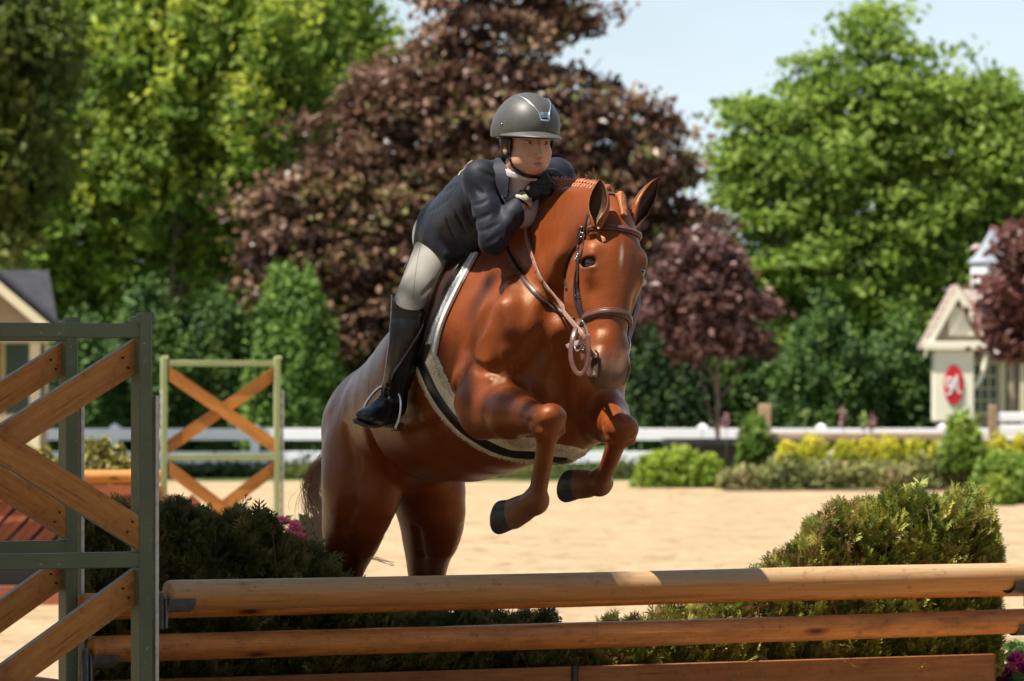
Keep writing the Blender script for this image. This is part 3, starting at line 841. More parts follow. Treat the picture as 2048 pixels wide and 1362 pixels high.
# thin flower stems above the rail
for i, (px, py, lab) in enumerate([(1452, 838, 'thin flower stem just right of the planter tree trunk'), (1610, 822, 'pale flower spike above the rail, right of the weathered post'), (1686, 826, 'pinkish flower spike above the middle of the rail'), (1728, 834, 'short pale flower spike right of the pinkish one'), (1744, 840, 'lowest pale flower spike, left of the booth')]):
    rt = empty('garden_flower', W(px, HOR, 85)*[1, 1, 0], lab, 'flower', 'flower stems above the rail')
    tp_ = W(px, py, 85); MB().tube([(tp_[0], 85, 0), (tp_[0]+.01, 85, tp_[2]*.6), tp_], .006, 5).build('stem', plain('stem_green', (.08, .14, .03), .6) if i == 0 else bpy.data.materials['stem_green'], rt)
    g = np.random.default_rng(i); P = tp_+g.normal(0, 1, (40, 3))*[.03, .03, .07]-[0, 0, .05]
    V, F, c = leaves(P, .05, np.tile([[.5, .3, .32], [.35, .45, .15]][i % 2], (40, 1))); mesh_np('bloom', V, F, leaf_green, False, rt, cols=c)
# ================================================================ the jump
JA = W(340, HOR, 16.0); JB = W(2048, HOR, 17.54)
jE = nrm([JB[0]-JA[0], JB[1]-JA[1], 0]); jN = nrm([jE[1], -jE[0], 0])     # along the rails; towards the camera
def jp(px, off=0.0, z=0.0):
    "the point of the jump plane (shifted off metres away from the camera side) seen at picture column px"
    A = JA[:2]-jN[:2]*off; k = (px-1024)/FOC
    # A.x + t e.x = k (A.y + t e.y)
    t = (k*A[1]-A[0])/(jE[0]-k*jE[1]); p = A+t*jE[:2]
    return np.array([p[0], p[1], z])
def zat(py, p): return CAMH+(HOR-py)*p[1]/FOC

green = NT('green_paint', .42, .45)
_n = green.noise(green.coord(), 6, 5); _n2 = green.noise(green.coord((1, 1, 1)), 45, 4, .7)
_c = green.ramp(_n, [(.3, (.090, .110, .058)), (.7, (.125, .145, .078))])
_c = green.mix(green.ramp(_n2, [(.64, (0, 0, 0, 1)), (.70, (.85, .85, .85, 1))]), _c, srgb(150, 150, 110))
green.col(_c); green.bump(_n2, .15, .001); green = green.m
greeny = plain('pale_green_paint', (.26, .29, .13), .45, .4, nscale=6, namp=.1)
board = wood('stained_board', (.31, .108, .022), (.46, .178, .036), (.58, .255, .056), grey=.06, edge=.0475)
board_o = wood('orange_board', (.34, .125, .024), (.44, .18, .035), (.52, .23, .05), grey=.0)
galv = plain('galvanised_track', (.50, .50, .47), .4, .5, .6, 30, .2)
cupm = plain('jump_cup_steel', (.13, .14, .15), .4, .5, .5, 40, .3)
darkm = plain('cup_black', (.02, .02, .022), .4)

def place(name, mesh_mb, mat, parent, o, X, Y, Z):
    "a piece modelled in its own frame (grain along X) and set in place"
    ob = mesh_mb.build(name, mat, None, auto=40)
    M = Matrix(((X[0], Y[0], Z[0], o[0]), (X[1], Y[1], Z[1], o[1]), (X[2], Y[2], Z[2], o[2]), (0, 0, 0, 1)))
    ob.parent = parent; ob.matrix_basis = rootinv(parent) @ M if parent is not None else M
    return ob
def lbox(hx, hy, hz, bev=.003): return MB().box((0, 0, 0), (1, 0, 0), (0, 1, 0), (0, 0, 1), hx, hy, hz, bev)
zv = np.array([0, 0, 1.])

def wing(o, e, n, width, side, label, cat='jump wing', gm=None, bm=None, track_side=1, both=False, holes=False, group=None):
    """a jump standard: o = foot of the post next to the poles, e = along the wing away from the poles, n = towards the camera"""
    gm = gm or green; bm = bm or board
    root = empty('jump_wing', o, label, cat, group)
    H_ = 1.88; pw, pd = .022, .034
    for i, t in enumerate((0, width)):
        m = MB(); h2 = H_/2
        m.box((0, 0, -.012), (1, 0, 0), (0, 1, 0), (0, 0, 1), h2-.012, pd, pw, .003)
        # chamfered head
        a, b, hh, c_ = pd, pw, h2-.024, .012
        m.add([(hh+.0, -a, -b), (hh, a, -b), (hh, a, b), (hh, -a, b), (h2, -a+c_, -b+.004), (h2, a-c_, -b+.004), (h2, a-c_, b-.004), (h2, -a+c_, b-.004)],
              [(0, 1, 5, 4), (1, 2, 6, 5), (2, 3, 7, 6), (3, 0, 4, 7), (4, 5, 6, 7)])
        place('post', m, gm, root, o+e*t+zv*H_/2, zv, n, np.cross(zv, n))
        place('foot', lbox(.40, .03, .035, .006), gm, root, o+e*t+zv*.035+n*.0-e*0, n, np.cross(zv, n), zv)
    cz = lambda z, hz, nm: place(nm, lbox(width/2-pw-.002, .016, hz), gm, root, o+e*width/2+zv*z+n*.014, e, np.cross(zv, e), zv)
    cz(1.822, .0225, 'rail'); cz(1.110, .0245, 'rail'); cz(.33, .03, 'rail')
    x0, x1 = pw+.004, width-pw-.004
    for za, zb, zc, zd in ((1.745, 1.19, 1.745, 1.19), (1.03, .42, 1.03, .42)):
        for k, (p, q) in enumerate((((x0, za), (x1, zb)), ((x0, zd), (x1, zc)))):
            off = n*(-.020 if k == 0 else .014)
            A = o+e*p[0]+zv*p[1]; B_ = o+e*q[0]+zv*q[1]; d = nrm(B_-A); up_ = np.cross(d, n); up_ = up_ if up_[2] > 0 else -up_
            L = np.linalg.norm(B_-A)/2; sl = (q[1]-p[1])/(q[0]-p[0]); hw = .046
            sh_ = hw*sl
            m = MB(); t_ = .0155
            P = [(-L+(-sh_), -hw), (L-sh_, -hw), (L+sh_, hw), (-L+sh_, hw)]
            V = [(x, y, z) for z in (-t_, t_) for x, y in P]
            sgn = 1
            m.add(V, [(0, 3, 2, 1), (4, 5, 6, 7), (0, 1, 5, 4), (1, 2, 6, 5), (2, 3, 7, 6), (3, 0, 4, 7)])
            Z3 = np.cross(d, up_)
            # the slanted ends follow the posts: the shear sign depends on the frame
            bo_ = place('brace_board', m, bm, root, (A+B_)/2+off, d, up_, Z3)
            sz = 1 if np.dot(Z3, n) > 0 else -1
            for sx in (-1, 1):
                for sy in (-.018, .018):
                    sm_ = MB(); sm_.tube([(sx*(L-.045), sy, sz*.0145), (sx*(L-.045), sy, sz*.0172)], .0048, 8)
                    so_ = sm_.build('screw', darkm, None); so_.parent = bo_
    ts = [0] if not both else [0, width]
    for t in ts:
        s_ = -1 if t == 0 else 1
        place('track', lbox(.72, .0265, .0065, .0015), galv, root, o+e*(t+s_*(pw+.008))+zv*.90, zv, n, np.cross(zv, n))
        if holes:
            hm = MB()
            for k in range(18): hm.box((0, 0, 0) if False else (-.68+k*.08, 0, 0), (1, 0, 0), (0, 1, 0), (0, 0, 1), .017, .012, .0085)
            place('track_hole', hm, plain('shade_hole', (.12, .12, .12), .8), root, o+e*(t+s_*(pw+.008))+zv*.90, zv, n, np.cross(zv, n))
    return root
nearo = jp(290, -.0); nearo = nearo
wl_ = wing(nearo, -jE, jN, 1.0, -1, 'green jump wing with brown crossed boards, the one nearest the camera on the left', group='green jump wings with brown crosses')
faro = jp(143, 1.2)
wf_ = wing(faro, -jE, jN, 1.0, -1, 'green jump wing standing behind the nearest one at the left edge', group='green jump wings with brown crosses')
wing(jp(2082, 0), jE, jN, 1.0, 1, 'green jump wing at the right end of the front pole, just outside the picture', group='green jump wings with brown crosses')
wing(jp(2092, 1.2), jE, jN, 1.0, 1, 'green jump wing at the right end of the rear poles, just outside the picture', group='green jump wings with brown crosses')

polem = NT('stained_pole', .45, .4)
_v = polem.coord((1.5, 34, 34)); _n = polem.noise(_v, 1.8, 8, .7, 1.0); _b = polem.noise(polem.coord((2.0, 9, 9)), 1.6, 5, .65)
_c = polem.ramp(_n, [(.25, (.35, .115, .025)), (.5, (.51, .188, .040)), (.75, (.62, .265, .066))])
_c = polem.mix(1.0, _c, polem.ramp(_b, [(.28, (.55, .5, .46, 1)), (.55, (1.05, 1.0, .96, 1)), (.8, (1.25, 1.2, 1.1, 1))]), 'MULTIPLY')
_vo = polem.node('ShaderNodeTexVoronoi', i_Scale=1.0); polem.l.new(polem.coord((2.6, 9, 9)), _vo.inputs['Vector'])
_c = polem.mix(1.0, _c, polem.ramp(_vo.outputs['Distance'], [(.05, (.10, .06, .04, 1)), (.09, (.45, .32, .22, 1)), (.18, (1, 1, 1, 1))]), 'MULTIPLY')
_fl = polem.noise(polem.coord((9, 16, 16)), 2.4, 7, .78)
_c = polem.mix(1.0, _c, polem.ramp(_fl, [(.32, (.45, .38, .32, 1)), (.45, (1, 1, 1, 1)), (.72, (1.15, 1.12, 1.1, 1))]), 'MULTIPLY')
polem.col(_c); polem.bump(_n, .3, .0015)
# the front pole has bleached and gone grey along its upper side, where the rubbed stain is thin
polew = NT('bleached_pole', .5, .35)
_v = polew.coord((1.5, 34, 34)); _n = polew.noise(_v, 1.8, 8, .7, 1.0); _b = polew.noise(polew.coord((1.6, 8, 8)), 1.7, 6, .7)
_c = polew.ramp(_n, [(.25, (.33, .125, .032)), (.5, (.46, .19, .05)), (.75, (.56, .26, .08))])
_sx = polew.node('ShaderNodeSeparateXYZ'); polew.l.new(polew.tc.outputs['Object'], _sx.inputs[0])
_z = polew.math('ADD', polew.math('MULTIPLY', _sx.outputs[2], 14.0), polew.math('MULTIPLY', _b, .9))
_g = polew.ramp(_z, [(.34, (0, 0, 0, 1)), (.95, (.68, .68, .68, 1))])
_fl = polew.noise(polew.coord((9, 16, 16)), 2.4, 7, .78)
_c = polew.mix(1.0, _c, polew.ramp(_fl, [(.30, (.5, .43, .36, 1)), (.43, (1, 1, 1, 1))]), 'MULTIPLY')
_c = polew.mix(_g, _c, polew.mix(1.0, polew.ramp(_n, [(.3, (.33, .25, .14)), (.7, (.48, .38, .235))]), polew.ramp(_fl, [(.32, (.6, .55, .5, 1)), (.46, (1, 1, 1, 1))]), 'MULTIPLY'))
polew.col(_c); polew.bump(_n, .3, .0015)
def pole(name, A, B_, r, mat, label, group, seed):
    A = np.asarray(A, float); B_ = np.asarray(B_, float); L = np.linalg.norm(B_-A)/2; d = nrm(B_-A)
    g = np.random.default_rng(seed); m = MB(); n = 32; V = []; F = []
    ph = g.uniform(0, 6, 4)
    xs = list(np.linspace(-L+.012, L-.012, 60)); xs = [-L, -L+.004]+xs+[L-.004, L]
    for x in xs:
        e_ = .82 if abs(x) >= L-1e-6 else (.95 if abs(x) > L-.006 else 1)
        for k in range(n):
            a = 2*math.pi*k/n
            rr = r*e_*(1+.012*math.sin(3*a+ph[0]+x*1.3)+.010*math.sin(x*3.1+ph[1])+.008*math.sin(2*a+x*5+ph[2]))
            V.append((x, rr*math.cos(a), rr*math.sin(a)+.004*math.sin(x*1.1+ph[3])))
    for i in range(len(xs)-1):
        for k in range(n): F.append((i*n+k, (i+1)*n+k, (i+1)*n+(k+1) % n, i*n+(k+1) % n))
    m.add(V, F, True); m.add([V[k] for k in range(n)], [tuple(range(n))]); m.add([V[(len(xs)-1)*n+k] for k in range(n)], [tuple(range(n-1, -1, -1))])
    y = nrm(np.cross(zv, d)); z = np.cross(d, y)
    o = place(name, m, mat, None, (A+B_)/2, d, y, z)
    return tag(o, label, 'jump pole', group)
pA, pB = jp(334, .0), jp(2090, .0)
pA[2] = zat(1189, pA)-.0; pB[2] = zat(1153.5, pB)
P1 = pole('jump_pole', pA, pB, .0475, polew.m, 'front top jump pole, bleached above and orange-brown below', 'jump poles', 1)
fA, fB = jp(164, 1.13), jp(2090, 1.13)
fA[2] = zat(1211, fA); fB[2] = zat(1168, fB)
P2 = pole('jump_pole', fA, fB, .0455, polem.m, 'orange-brown jump pole directly behind the front top pole', 'jump poles', 2)
lA, lB = jp(182, 1.13), jp(2100, 1.13)
lA[2] = zat(1302, lA); lB[2] = zat(1238.5, lB)
P3 = pole('jump_pole', lA, lB, .0455, polem.m, 'lowest orange-brown jump pole in front of the brush box', 'jump poles', 3)
# cups
def cup(at, label, flip=1, mat=None, tongue=True):
    root = empty('jump_cup', at, label, 'jump cup', 'steel jump cups'); mat = mat or cupm
    fr = (jE*flip, jN, zv)
    MB().box(at+jE*flip*.006-zv*.005, jE, jN, zv, .004, .020, .058, .002).build('back_plate', mat, root)
    MB().box(at+jE*flip*.016-zv*.012, jE, jN, zv, .0035, .030, .048, .002).build('side_plate', mat, root)
    if tongue:
        m = MB(); V = []; F = []; n = 12
        for x in (0.014, .105):
            for r in (.053, .058):
                for k in range(n+1):
                    a = math.pi*(1.08+.84*k/n); V.append(at+jE*flip*x+jN*(-r*math.cos(a))+zv*(r*math.sin(a)+.046))
        c = n+1
        for k in range(n):
            F += [(k, k+1, 2*c+k+1, 2*c+k), (c+k, 3*c+k, 3*c+k+1, c+k+1), (k, c+k, c+k+1, k+1), (2*c+k, 2*c+k+1, 3*c+k+1, 3*c+k)]
        F += [(0, 2*c, 3*c, c), (n, c+n, 3*c+n, 2*c+n)]
        m.add(V, F); m.build('cradle', mat, root)
    return root
ca = jp(317, 0); ca[2] = pA[2]-.045+.0; cup(ca, 'steel cup holding the left end of the front top pole')
cb = jp(168, 1.13); cb[2] = lA[2]-.045; cup(cb, 'steel cup under the left end of the lowest pole')
cc_ = jp(166, 1.13); cc_[2] = fA[2]-.043; cup(cc_, 'steel cup under the left end of the pole behind the front one')
cd = jp(2066, 0); cd[2] = pB[2]-.043; cup(cd, 'dark cup under the right end of the front top pole', -1, darkm)
ce = jp(2072, 1.13); ce[2] = lB[2]-.045; cup(ce, 'dark cup under the right end of the lowest pole', -1, darkm)

# brush box of planks
boxm = wood('box_plank', (.20, .075, .025), (.30, .12, .038), (.38, .17, .055), grey=.05)
bx = empty('brush_box', jp(1000, 1.45), 'long brown plank box holding the brush under the poles', 'planter box')
za, zb_ = .63, .655
def plank(p0, p1, off, z0, z1, name='plank'):
    A = jp(p0, off); B_ = jp(p1, off)
    L = np.linalg.norm(B_-A)/2; hz = (z1-z0)/2
    return place(name, lbox(L-.002, .011, hz, .003), boxm, bx, (A+B_)/2+zv*(z0+z1)/2, nrm(B_-A), -jN, zv)
zt_l = zat(1357, jp(560, 1.42)); zt_r = zat(1298, jp(1988, 1.42))
for a, b in ((150, 1146), (1152, 1986)):
    ztop = .5*(zt_l+zt_r)
    z_ = ztop
    for k in range(4):
        plank(a, b, 1.42, z_-.16, z_-.003); z_ -= .163
        if k == 3: break
    z_ = ztop
    for k in range(4): plank(a, b, 1.86, z_-.16, z_-.003); z_ -= .163
for px in (150, 1986):
    A = jp(px, 1.435); B_ = jp(px, 1.845); B_ = A-jN*.41
    for k in range(4): place('plank', lbox(.19, .011, .0785, .003), boxm, bx, (A+B_)/2+jE*(.013 if px > 1000 else -.013)+zv*(ztop-.0815-k*.163), jN, np.cross(zv, jN), zv)
place('batten', lbox(ztop/2, .006, .010, .002), plain('dark_iron', (.02, .02, .02), .5), bx, jp(1149, 1.405)+zv*ztop/2, zv, jN, np.cross(zv, jN))
tag(mesh_np('soil', [jp(152, 1.44, ztop-.10), jp(1984, 1.44, ztop-.10), jp(1984, 1.44, ztop-.10)-jN*.38, jp(152, 1.44, ztop-.10)-jN*.38], [(0, 1, 2, 3)], bpy.data.materials['soil'], False, bx))

# ---- clipped arborvitae brush in the box, built from flat sprays
def spray_template(g, n=7):
    V = []; F = []
    def blade(a, b, w):
        k = len(V); d = nrm(b-a); s = nrm(np.cross(d, [0, 0, 1.]))*w; m_ = a*.45+b*.55
        V.extend([a, m_+s, b, m_-s]); F.append((k, k+1, k+2, k+3))
    bend = g.uniform(-.25, .25)
    def ax(t): return np.array([t, bend*t*t, .12*math.sin(t*2)])
    blade(ax(0), ax(.5), .035); blade(ax(.45), ax(1.0), .035)
    for i in range(n):
        t = .12+.8*i/n; L = .48*(1-.62*t)*g.uniform(.8, 1.2)
        for s in (1, -1):
            d = nrm([.72, s*.75, g.uniform(-.15, .15)]); p = ax(t); q = p+d*L
            blade(p, q, .026)
            if L > .28:
                for s2 in (1, -1):
                    d2 = nrm(d+np.array([0, s2*.7*s, 0])); blade(p+d*L*.45, p+d*L*.45+d2*L*.42, .020)
    return np.array(V), np.array(F)
def brush(name, label, prof, offs, zbase, n, seed, cols, size=.075, tips=None, group='arborvitae brush in the box', parent=None, loc=None):
    g = np.random.default_rng(seed); T = [spray_template(g) for _ in range(6)]
    xs = np.array([p[0] for p in prof], float); ys = np.array([p[1] for p in prof], float)
    mid = (offs[0]+offs[1])/2
    root = empty(name, loc if loc is not None else jp(xs.mean(), mid)*[1, 1, 0], label, 'shrub', group)
    Vs = []; Fs = []; Cs = []; nv = 0
    cols = np.array(cols)
    px = g.uniform(xs[0], xs[-1], n); u = g.uniform(0, 1, n); kind = g.uniform(0, 1, n)
    for i in range(n):
        p0 = jp(px[i], mid); zt_ = zat(np.interp(px[i], xs, ys), p0)-.034+.016*math.sin(px[i]*.043+seed)+.010*math.sin(px[i]*.11)+g.normal(0, .014)
        if zt_ < zbase+.02: zt_ = zbase+.02
        front = kind[i] < .50; top = .50 <= kind[i] < .80
        if front: o_ = offs[0]+abs(g.normal(0, .035)); z = zbase+(zt_-zbase)*u[i]; N = jN*1.0+zv*.35
        elif top: o_ = offs[0]+(offs[1]-offs[0])*u[i]; z = zt_-abs(g.normal(0, .025)); N = zv*1.0+jN*.2
        else: o_ = offs[0]+(offs[1]-offs[0])*g.uniform(.2, 1); z = zbase+(zt_-zbase)*u[i]; N = zv*.6-jN*.3
        # rounded shoulders
        c_ = min(1, (zt_-z)/.10); o_ = mid+(o_-mid)*(.55+.45*math.sqrt(max(0, 1-(1-c_)**2)))
        p = jp(px[i], o_)+zv*z
        if top: slope = np.interp(px[i]+8, xs, ys)-np.interp(px[i]-8, xs, ys); N = N+jE*np.clip(slope/20, -1.2, 1.2)
        d = nrm(nrm(N)*.75+zv*.55+g.normal(0, .42, 3))
        nn = nrm(np.cross(d, g.normal(0, 1, 3))); b_ = np.cross(nn, d)
        s = size*g.uniform(.55, 1.25)*(1.55 if g.uniform() < .05 else 1)
        Vt, Ft = T[g.integers(6)]
        P = p-d*s*.5+(Vt[:, :1]*d+Vt[:, 1:2]*b_+Vt[:, 2:3]*nn)*s
        t = np.clip(.5+.5*math.sin(px[i]*.05+z*14+seed)*math.cos(px[i]*.021-z*9)*.9+g.normal(0, .22), 0, .999)*(len(cols)-1); i0 = int(t); f = t-i0
        c = (cols[i0]*(1-f)+cols[min(i0+1, len(cols)-1)]*f)*g.uniform(.75, 1.2)
        if tips is not None:
            w_ = tips(px[i], z)
            if g.uniform() < w_: c = np.array([.24, .165, .05])*g.uniform(.6, 1.3)
        Vs.append(P); Fs.append(Ft+nv); nv += len(P); Cs.append(np.repeat((c*(1+.0))[None], len(P), 0))
    mesh_np('foliage', np.concatenate(Vs), np.concatenate(Fs), leaf_hedge, False, root, cols=np.concatenate(Cs))
    # twiggy core that closes the view through the shrub
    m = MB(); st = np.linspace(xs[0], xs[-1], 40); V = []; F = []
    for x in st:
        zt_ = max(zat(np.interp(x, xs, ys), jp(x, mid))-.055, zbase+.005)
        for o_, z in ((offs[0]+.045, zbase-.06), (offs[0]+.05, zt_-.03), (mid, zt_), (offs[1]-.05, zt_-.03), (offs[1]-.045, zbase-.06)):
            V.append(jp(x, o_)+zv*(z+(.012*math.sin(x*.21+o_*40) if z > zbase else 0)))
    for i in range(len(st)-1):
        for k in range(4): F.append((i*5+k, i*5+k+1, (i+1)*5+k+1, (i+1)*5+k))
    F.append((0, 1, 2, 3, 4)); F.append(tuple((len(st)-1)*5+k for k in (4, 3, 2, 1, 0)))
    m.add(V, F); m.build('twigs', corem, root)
    for _ in range(26):
        x = g.uniform(xs[0]+10, xs[-1]-10); zt_ = zat(np.interp(x, xs, ys), jp(x, mid)); 
        if zt_-zbase < .15: continue
        a = jp(x, offs[0]+.03)+zv*zbase; b_ = jp(x+g.normal(0, 25), offs[0]+g.uniform(-.01, .03))+zv*(zbase+(zt_-zbase)*g.uniform(.5, 1.0))
        MB().tube([a, a*.5+b_*.5+g.normal(0, .015, 3), b_], [.0035, .0028, .0014], 5).build('branch', bark, root)
    return root
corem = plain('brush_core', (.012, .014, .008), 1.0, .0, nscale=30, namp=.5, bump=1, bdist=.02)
BRUSH_SHADED = [(.040, .056, .016), (.085, .105, .026), (.14, .155, .042), (.22, .20, .07)]  # left brush palette, darkened for the shade it stands in
BRUSH_SUNLIT = [(.08, .12, .02), (.19, .235, .036), (.33, .35, .06), (.46, .43, .10)]  # right brush palette, lightened for the sun on it
zbx = ztop-.08
brush('arborvitae_brush', 'clipped brush coloured dark for shade, on the left of the box, beside the green wings',
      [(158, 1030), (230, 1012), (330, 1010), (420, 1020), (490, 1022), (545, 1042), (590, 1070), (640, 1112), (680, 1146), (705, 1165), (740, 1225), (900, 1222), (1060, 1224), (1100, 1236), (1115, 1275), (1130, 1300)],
      (1.47, 1.82), zbx, 11500, 5, BRUSH_SHADED, .085, lambda x, z: .05 if x < 560 else .14)
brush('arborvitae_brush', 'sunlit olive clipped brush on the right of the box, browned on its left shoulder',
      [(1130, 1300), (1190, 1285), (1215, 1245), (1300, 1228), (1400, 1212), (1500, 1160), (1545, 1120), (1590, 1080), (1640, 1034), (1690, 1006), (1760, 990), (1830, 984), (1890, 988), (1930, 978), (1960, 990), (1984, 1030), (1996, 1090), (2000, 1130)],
      (1.47, 1.82), zbx, 11500, 6, BRUSH_SUNLIT, .085, lambda x, z: .40 if x < 1720 else .10)

# ================================================================ the jump farther back on the left
bo = W(557, HOR, 38.9); bo[2] = 0
be_ = nrm([-.98, -.20, 0]); bn = nrm([.20, -.98, 0])
wing(bo, be_, bn, .865, 1, 'far jump wing with orange crossed boards and pale green posts, left of the rider', gm=greeny, bm=board_o, both=True, holes=True)
def farpt(px, z, d=38.7): q = W(px, HOR, d); q[2] = z; return q
rb = empty('brush_box', farpt(60, 0), 'low reddish plank jump filler with slanted slats, behind the left wings', 'jump filler')
redw = wood('red_stained', (.20, .055, .028), (.30, .085, .04), (.36, .12, .06), grey=.05)
z1 = zat(970, farpt(0, 0)); z2 = zat(1002, farpt(0, 0)); z3 = zat(1085, farpt(0, 0)); z4 = zat(1135, farpt(0, 0)); z5 = zat(1176, farpt(0, 0))
def fboard(name, a, b, za_, zb__, y=0.0, mat=None):
    A = farpt(a, 0, 38.6+y); B_ = farpt(b, 0, 38.6+y)
    return place(name, lbox((B_[0]-A[0])/2, .02, (za_-zb__)/2), mat or redw, rb, ((A+B_)/2)[0:2].tolist()+[(za_+zb__)/2], (1, 0, 0), (0, 1, 0), zv)
fboard('board', -150, 325, z1, z2); fboard('board', -150, 325, z3-.0, z4+.06); fboard('board', -150, 325, z5+.02, z5-.14)
fboard('back_board', -150, 325, z2, z5, .35, darkm)
for i in range(11):
    px = -150+i*46; A = farpt(px, z3, 38.62); B_ = farpt(px+78, z2, 38.62); d = nrm(B_-A)
    place('slat', lbox(np.linalg.norm(B_-A)/2+.03, .05, .012), redw, rb, (A+B_)/2, d, np.cross([0, 1, 0], d)*-1, np.cross(d, np.cross([0, 1, 0], d)*-1))
for x, y0, w, lab in ((60, 900, 190, 'yellow-green clipped brush in the far filler box, at the left edge'), (200, 882, 150, 'yellow-green clipped brush seen between the two left green wings')):
    mound('clipped_brush', lab, 'shrub', x, y0, 990, w, 39.1, 3600, .035, [(.10, .10, .02), (.20, .19, .04), (.34, .30, .07)], 300+x, 'brush in the far filler box', mat=leaf_hedge)
pole('jump_pole', farpt(-250, zat(953, farpt(0, 0)), 38.45), farpt(322, zat(951, farpt(0, 0)), 38.5), .052, board_o, 'pale orange pole lying on the far filler, left of the far wing', 'jump poles', 9)

# ---- potted flowers beside the jump
def bloom(root, c, r, cols, seed, n=60):
    g = np.random.default_rng(seed); V = []; F = []; C = []
    for i in range(n):
        th = g.uniform(0, 2*math.pi); el_a = g.uniform(.05, 1.3); d = np.array([math.cos(th)*math.cos(el_a), math.sin(th)*math.cos(el_a), math.sin(el_a)])
        sd = nrm(np.cross(d, [0, 0, 1.]))*r*.11; L = r*g.uniform(.75, 1.05); up_ = np.cross(sd, d); up_ = nrm(up_)*r*.16
        k = len(V); c_ = np.array(cols[g.integers(len(cols))])
        V += [c, c+d*L*.55-sd+up_*.5, c+d*L*.55+sd+up_*.5, c+d*L+up_*.1]; F.append((k, k+1, k+3, k+2)); C += [c_*.7, c_, c_, c_*1.15]
    return mesh_np('flower', V, F, leaf_green, False, root, cols=np.clip(np.array(C), 0, 1))
def flowers(label, px, py, d, heads, cols, seed, gw, gh):
    b = W(px, HOR, d); b[2] = 0; root = empty('flower_plant', b, label, 'flower')
    for i, (hx, hy, hr) in enumerate(heads): bloom(root, W(hx, hy, d+(i % 3-.5)*.03), hr, cols, seed+i)
    g = np.random.default_rng(seed); top = W(px, py, d)[2]
    P = np.stack([b[0]+g.normal(0, gw, 700), b[1]+g.normal(0, gw*.7, 700), g.uniform(max(0, top-.6), top+gh, 700)], 1)
    V, F, c = leaves(P, .035, np.array([.07, .15, .03])*g.uniform(.6, 1.6, 700)[:, None]); mesh_np('foliage', V, F, leaf_green, False, root, cols=c)
    m = MB(); pz = max(.02, top-.45)
    m.tube([(b[0], b[1], 0), (b[0], b[1], pz*.5), (b[0], b[1], pz)], [.10, .13, .15], 18); m.build('pot', plm, root)
pk = [(.85, .20, .36), (.9, .32, .46), (.75, .12, .28)]
mg = [(.50, .035, .26), (.72, .10, .42), (.32, .02, .15)]
flowers('pink blooms rising behind the left brush', 590, 1100, 20.4, [(568, 1050, .05), (588, 1062, .055), (576, 1078, .05), (600, 1082, .045), (604, 1104, .045)], pk, 500, .07, .03)
flowers('green leafy plant without open blooms behind the left brush, right of the pink blooms', 625, 1085, 20.8, [], pk, 520, .055, .10)
flowers('magenta blooms at the bottom right corner beside the brush box', 2030, 1350, 19.6, [(2006, 1348, .06), (2032, 1332, .07), (2050, 1350, .06), (2020, 1366, .06)], mg, 540, .05, .0)
flowers('small green sprig above the magenta blooms at the right edge', 2046, 1300, 20.2, [], mg, 560, .03, .02)
# ================================================================ the horse
H = Body()
hF = nrm([.44, -.86, .30])            # forward along the climbing body
hR = nrm([-.89, -.455, 0])            # the horse's right (left and nearer in the view)
hU = np.cross(hR, hF)
FR = [hR, hF, hU]
def HE(px, py, d, r, k=.05, fr=FR, op='u'): H.ell(W(px, py, d), r, fr, k, op)

# trunk: hips, flank, barrel, girth, chest
H.loft([(W(762, 868, 18.28), hU, .175, .200), (W(792, 855, 18.14), hU, .215, .232), (W(855, 812, 17.84), hU, .250, .255),
        (W(928, 770, 17.53), hU, .285, .325), (W(1012, 715, 17.22), hU, .268, .365),
        (W(1085, 690, 16.98), hU, .225, .33), (W(1120, 690, 16.85), hU, .16, .23)], n=2, k=.05)
# croup, loin, withers
HE(758, 830, 18.25, (.175, .22, .14), .08)
HE(1040, 500, 17.15, (.06, .26, .12), .12)
HE(985, 560, 17.35, (.13, .25, .12), .10)
TRUNK = list(H.p)
# hind quarters, near and far
for (hx, hy, hd, sx, sy, sd, gx, gy, gd, kx, ky, kd, fx, fy, fd, tx, ty, td) in (
    (720, 895, 18.10, 722, 990, 18.02, 700, 1066, 18.14, 686, 1150, 18.32, 676, 1262, 18.55, 672, 1440, 18.45),
    (845, 895, 18.36, 862, 985, 18.22, 858, 1066, 18.33, 853, 1150, 18.50, 848, 1262, 18.72, 846, 1440, 18.62)):
    H.loft([(W(hx, hy, hd), hF, .112, .20), (W(sx, sy, sd), hF, .092, .145), (W(gx+4, gy-12, gd-.03), hF, .066, .105),
            (W(gx-3, gy+28, gd+.05), hF, .050, .072), (W(kx, ky, kd), hF, .043, .054), (W(fx, fy-30, fd-.05), hF, .042, .055), (W(fx, fy, fd), hF, .044, .070)], n=3, k=.06)
    H.cone(W(fx, fy+20, fd-.01), W(tx, ty, td), .036, .031, .03)                   # cannon
    H.ell(W(tx, ty, td), (.036, .042, .045), FR, .02)                              # fetlock
    H.cone(W(tx, ty, td), W(tx-2, ty+45, td-.10), .030, .033, .02)
# stifle and buttock muscle
HE(755, 985, 17.95, (.045, .08, .08), .09)
HE(694, 940, 18.25, (.06, .10, .18), .08)
# shoulders
for s, (ax, ay, ad, bx, by, bd, cx, cy, cd) in ((1, (1040, 520, 17.12, 1022, 655, 16.78, 962, 800, 16.86)),
                                                (-1, (1130, 560, 17.30, 1188, 712, 16.98, 1182, 818, 17.04))):
    H.econe(W(ax, ay, ad), W(bx, by, bd), hF, (.060, .13), (.070, .125), .09)       # scapula
    HE(bx-2*s, by+5, bd-.0, (.065, .075, .10), .10)                                  # point of shoulder
    H.econe(W(bx, by+15, bd), W(cx, cy, cd), hF, (.085, .13), (.085, .11), .06)     # upper arm
    HE(cx-(6 if s > 0 else 0), cy-30, cd+.04, (.075, .125, .12), .035)                 # triceps
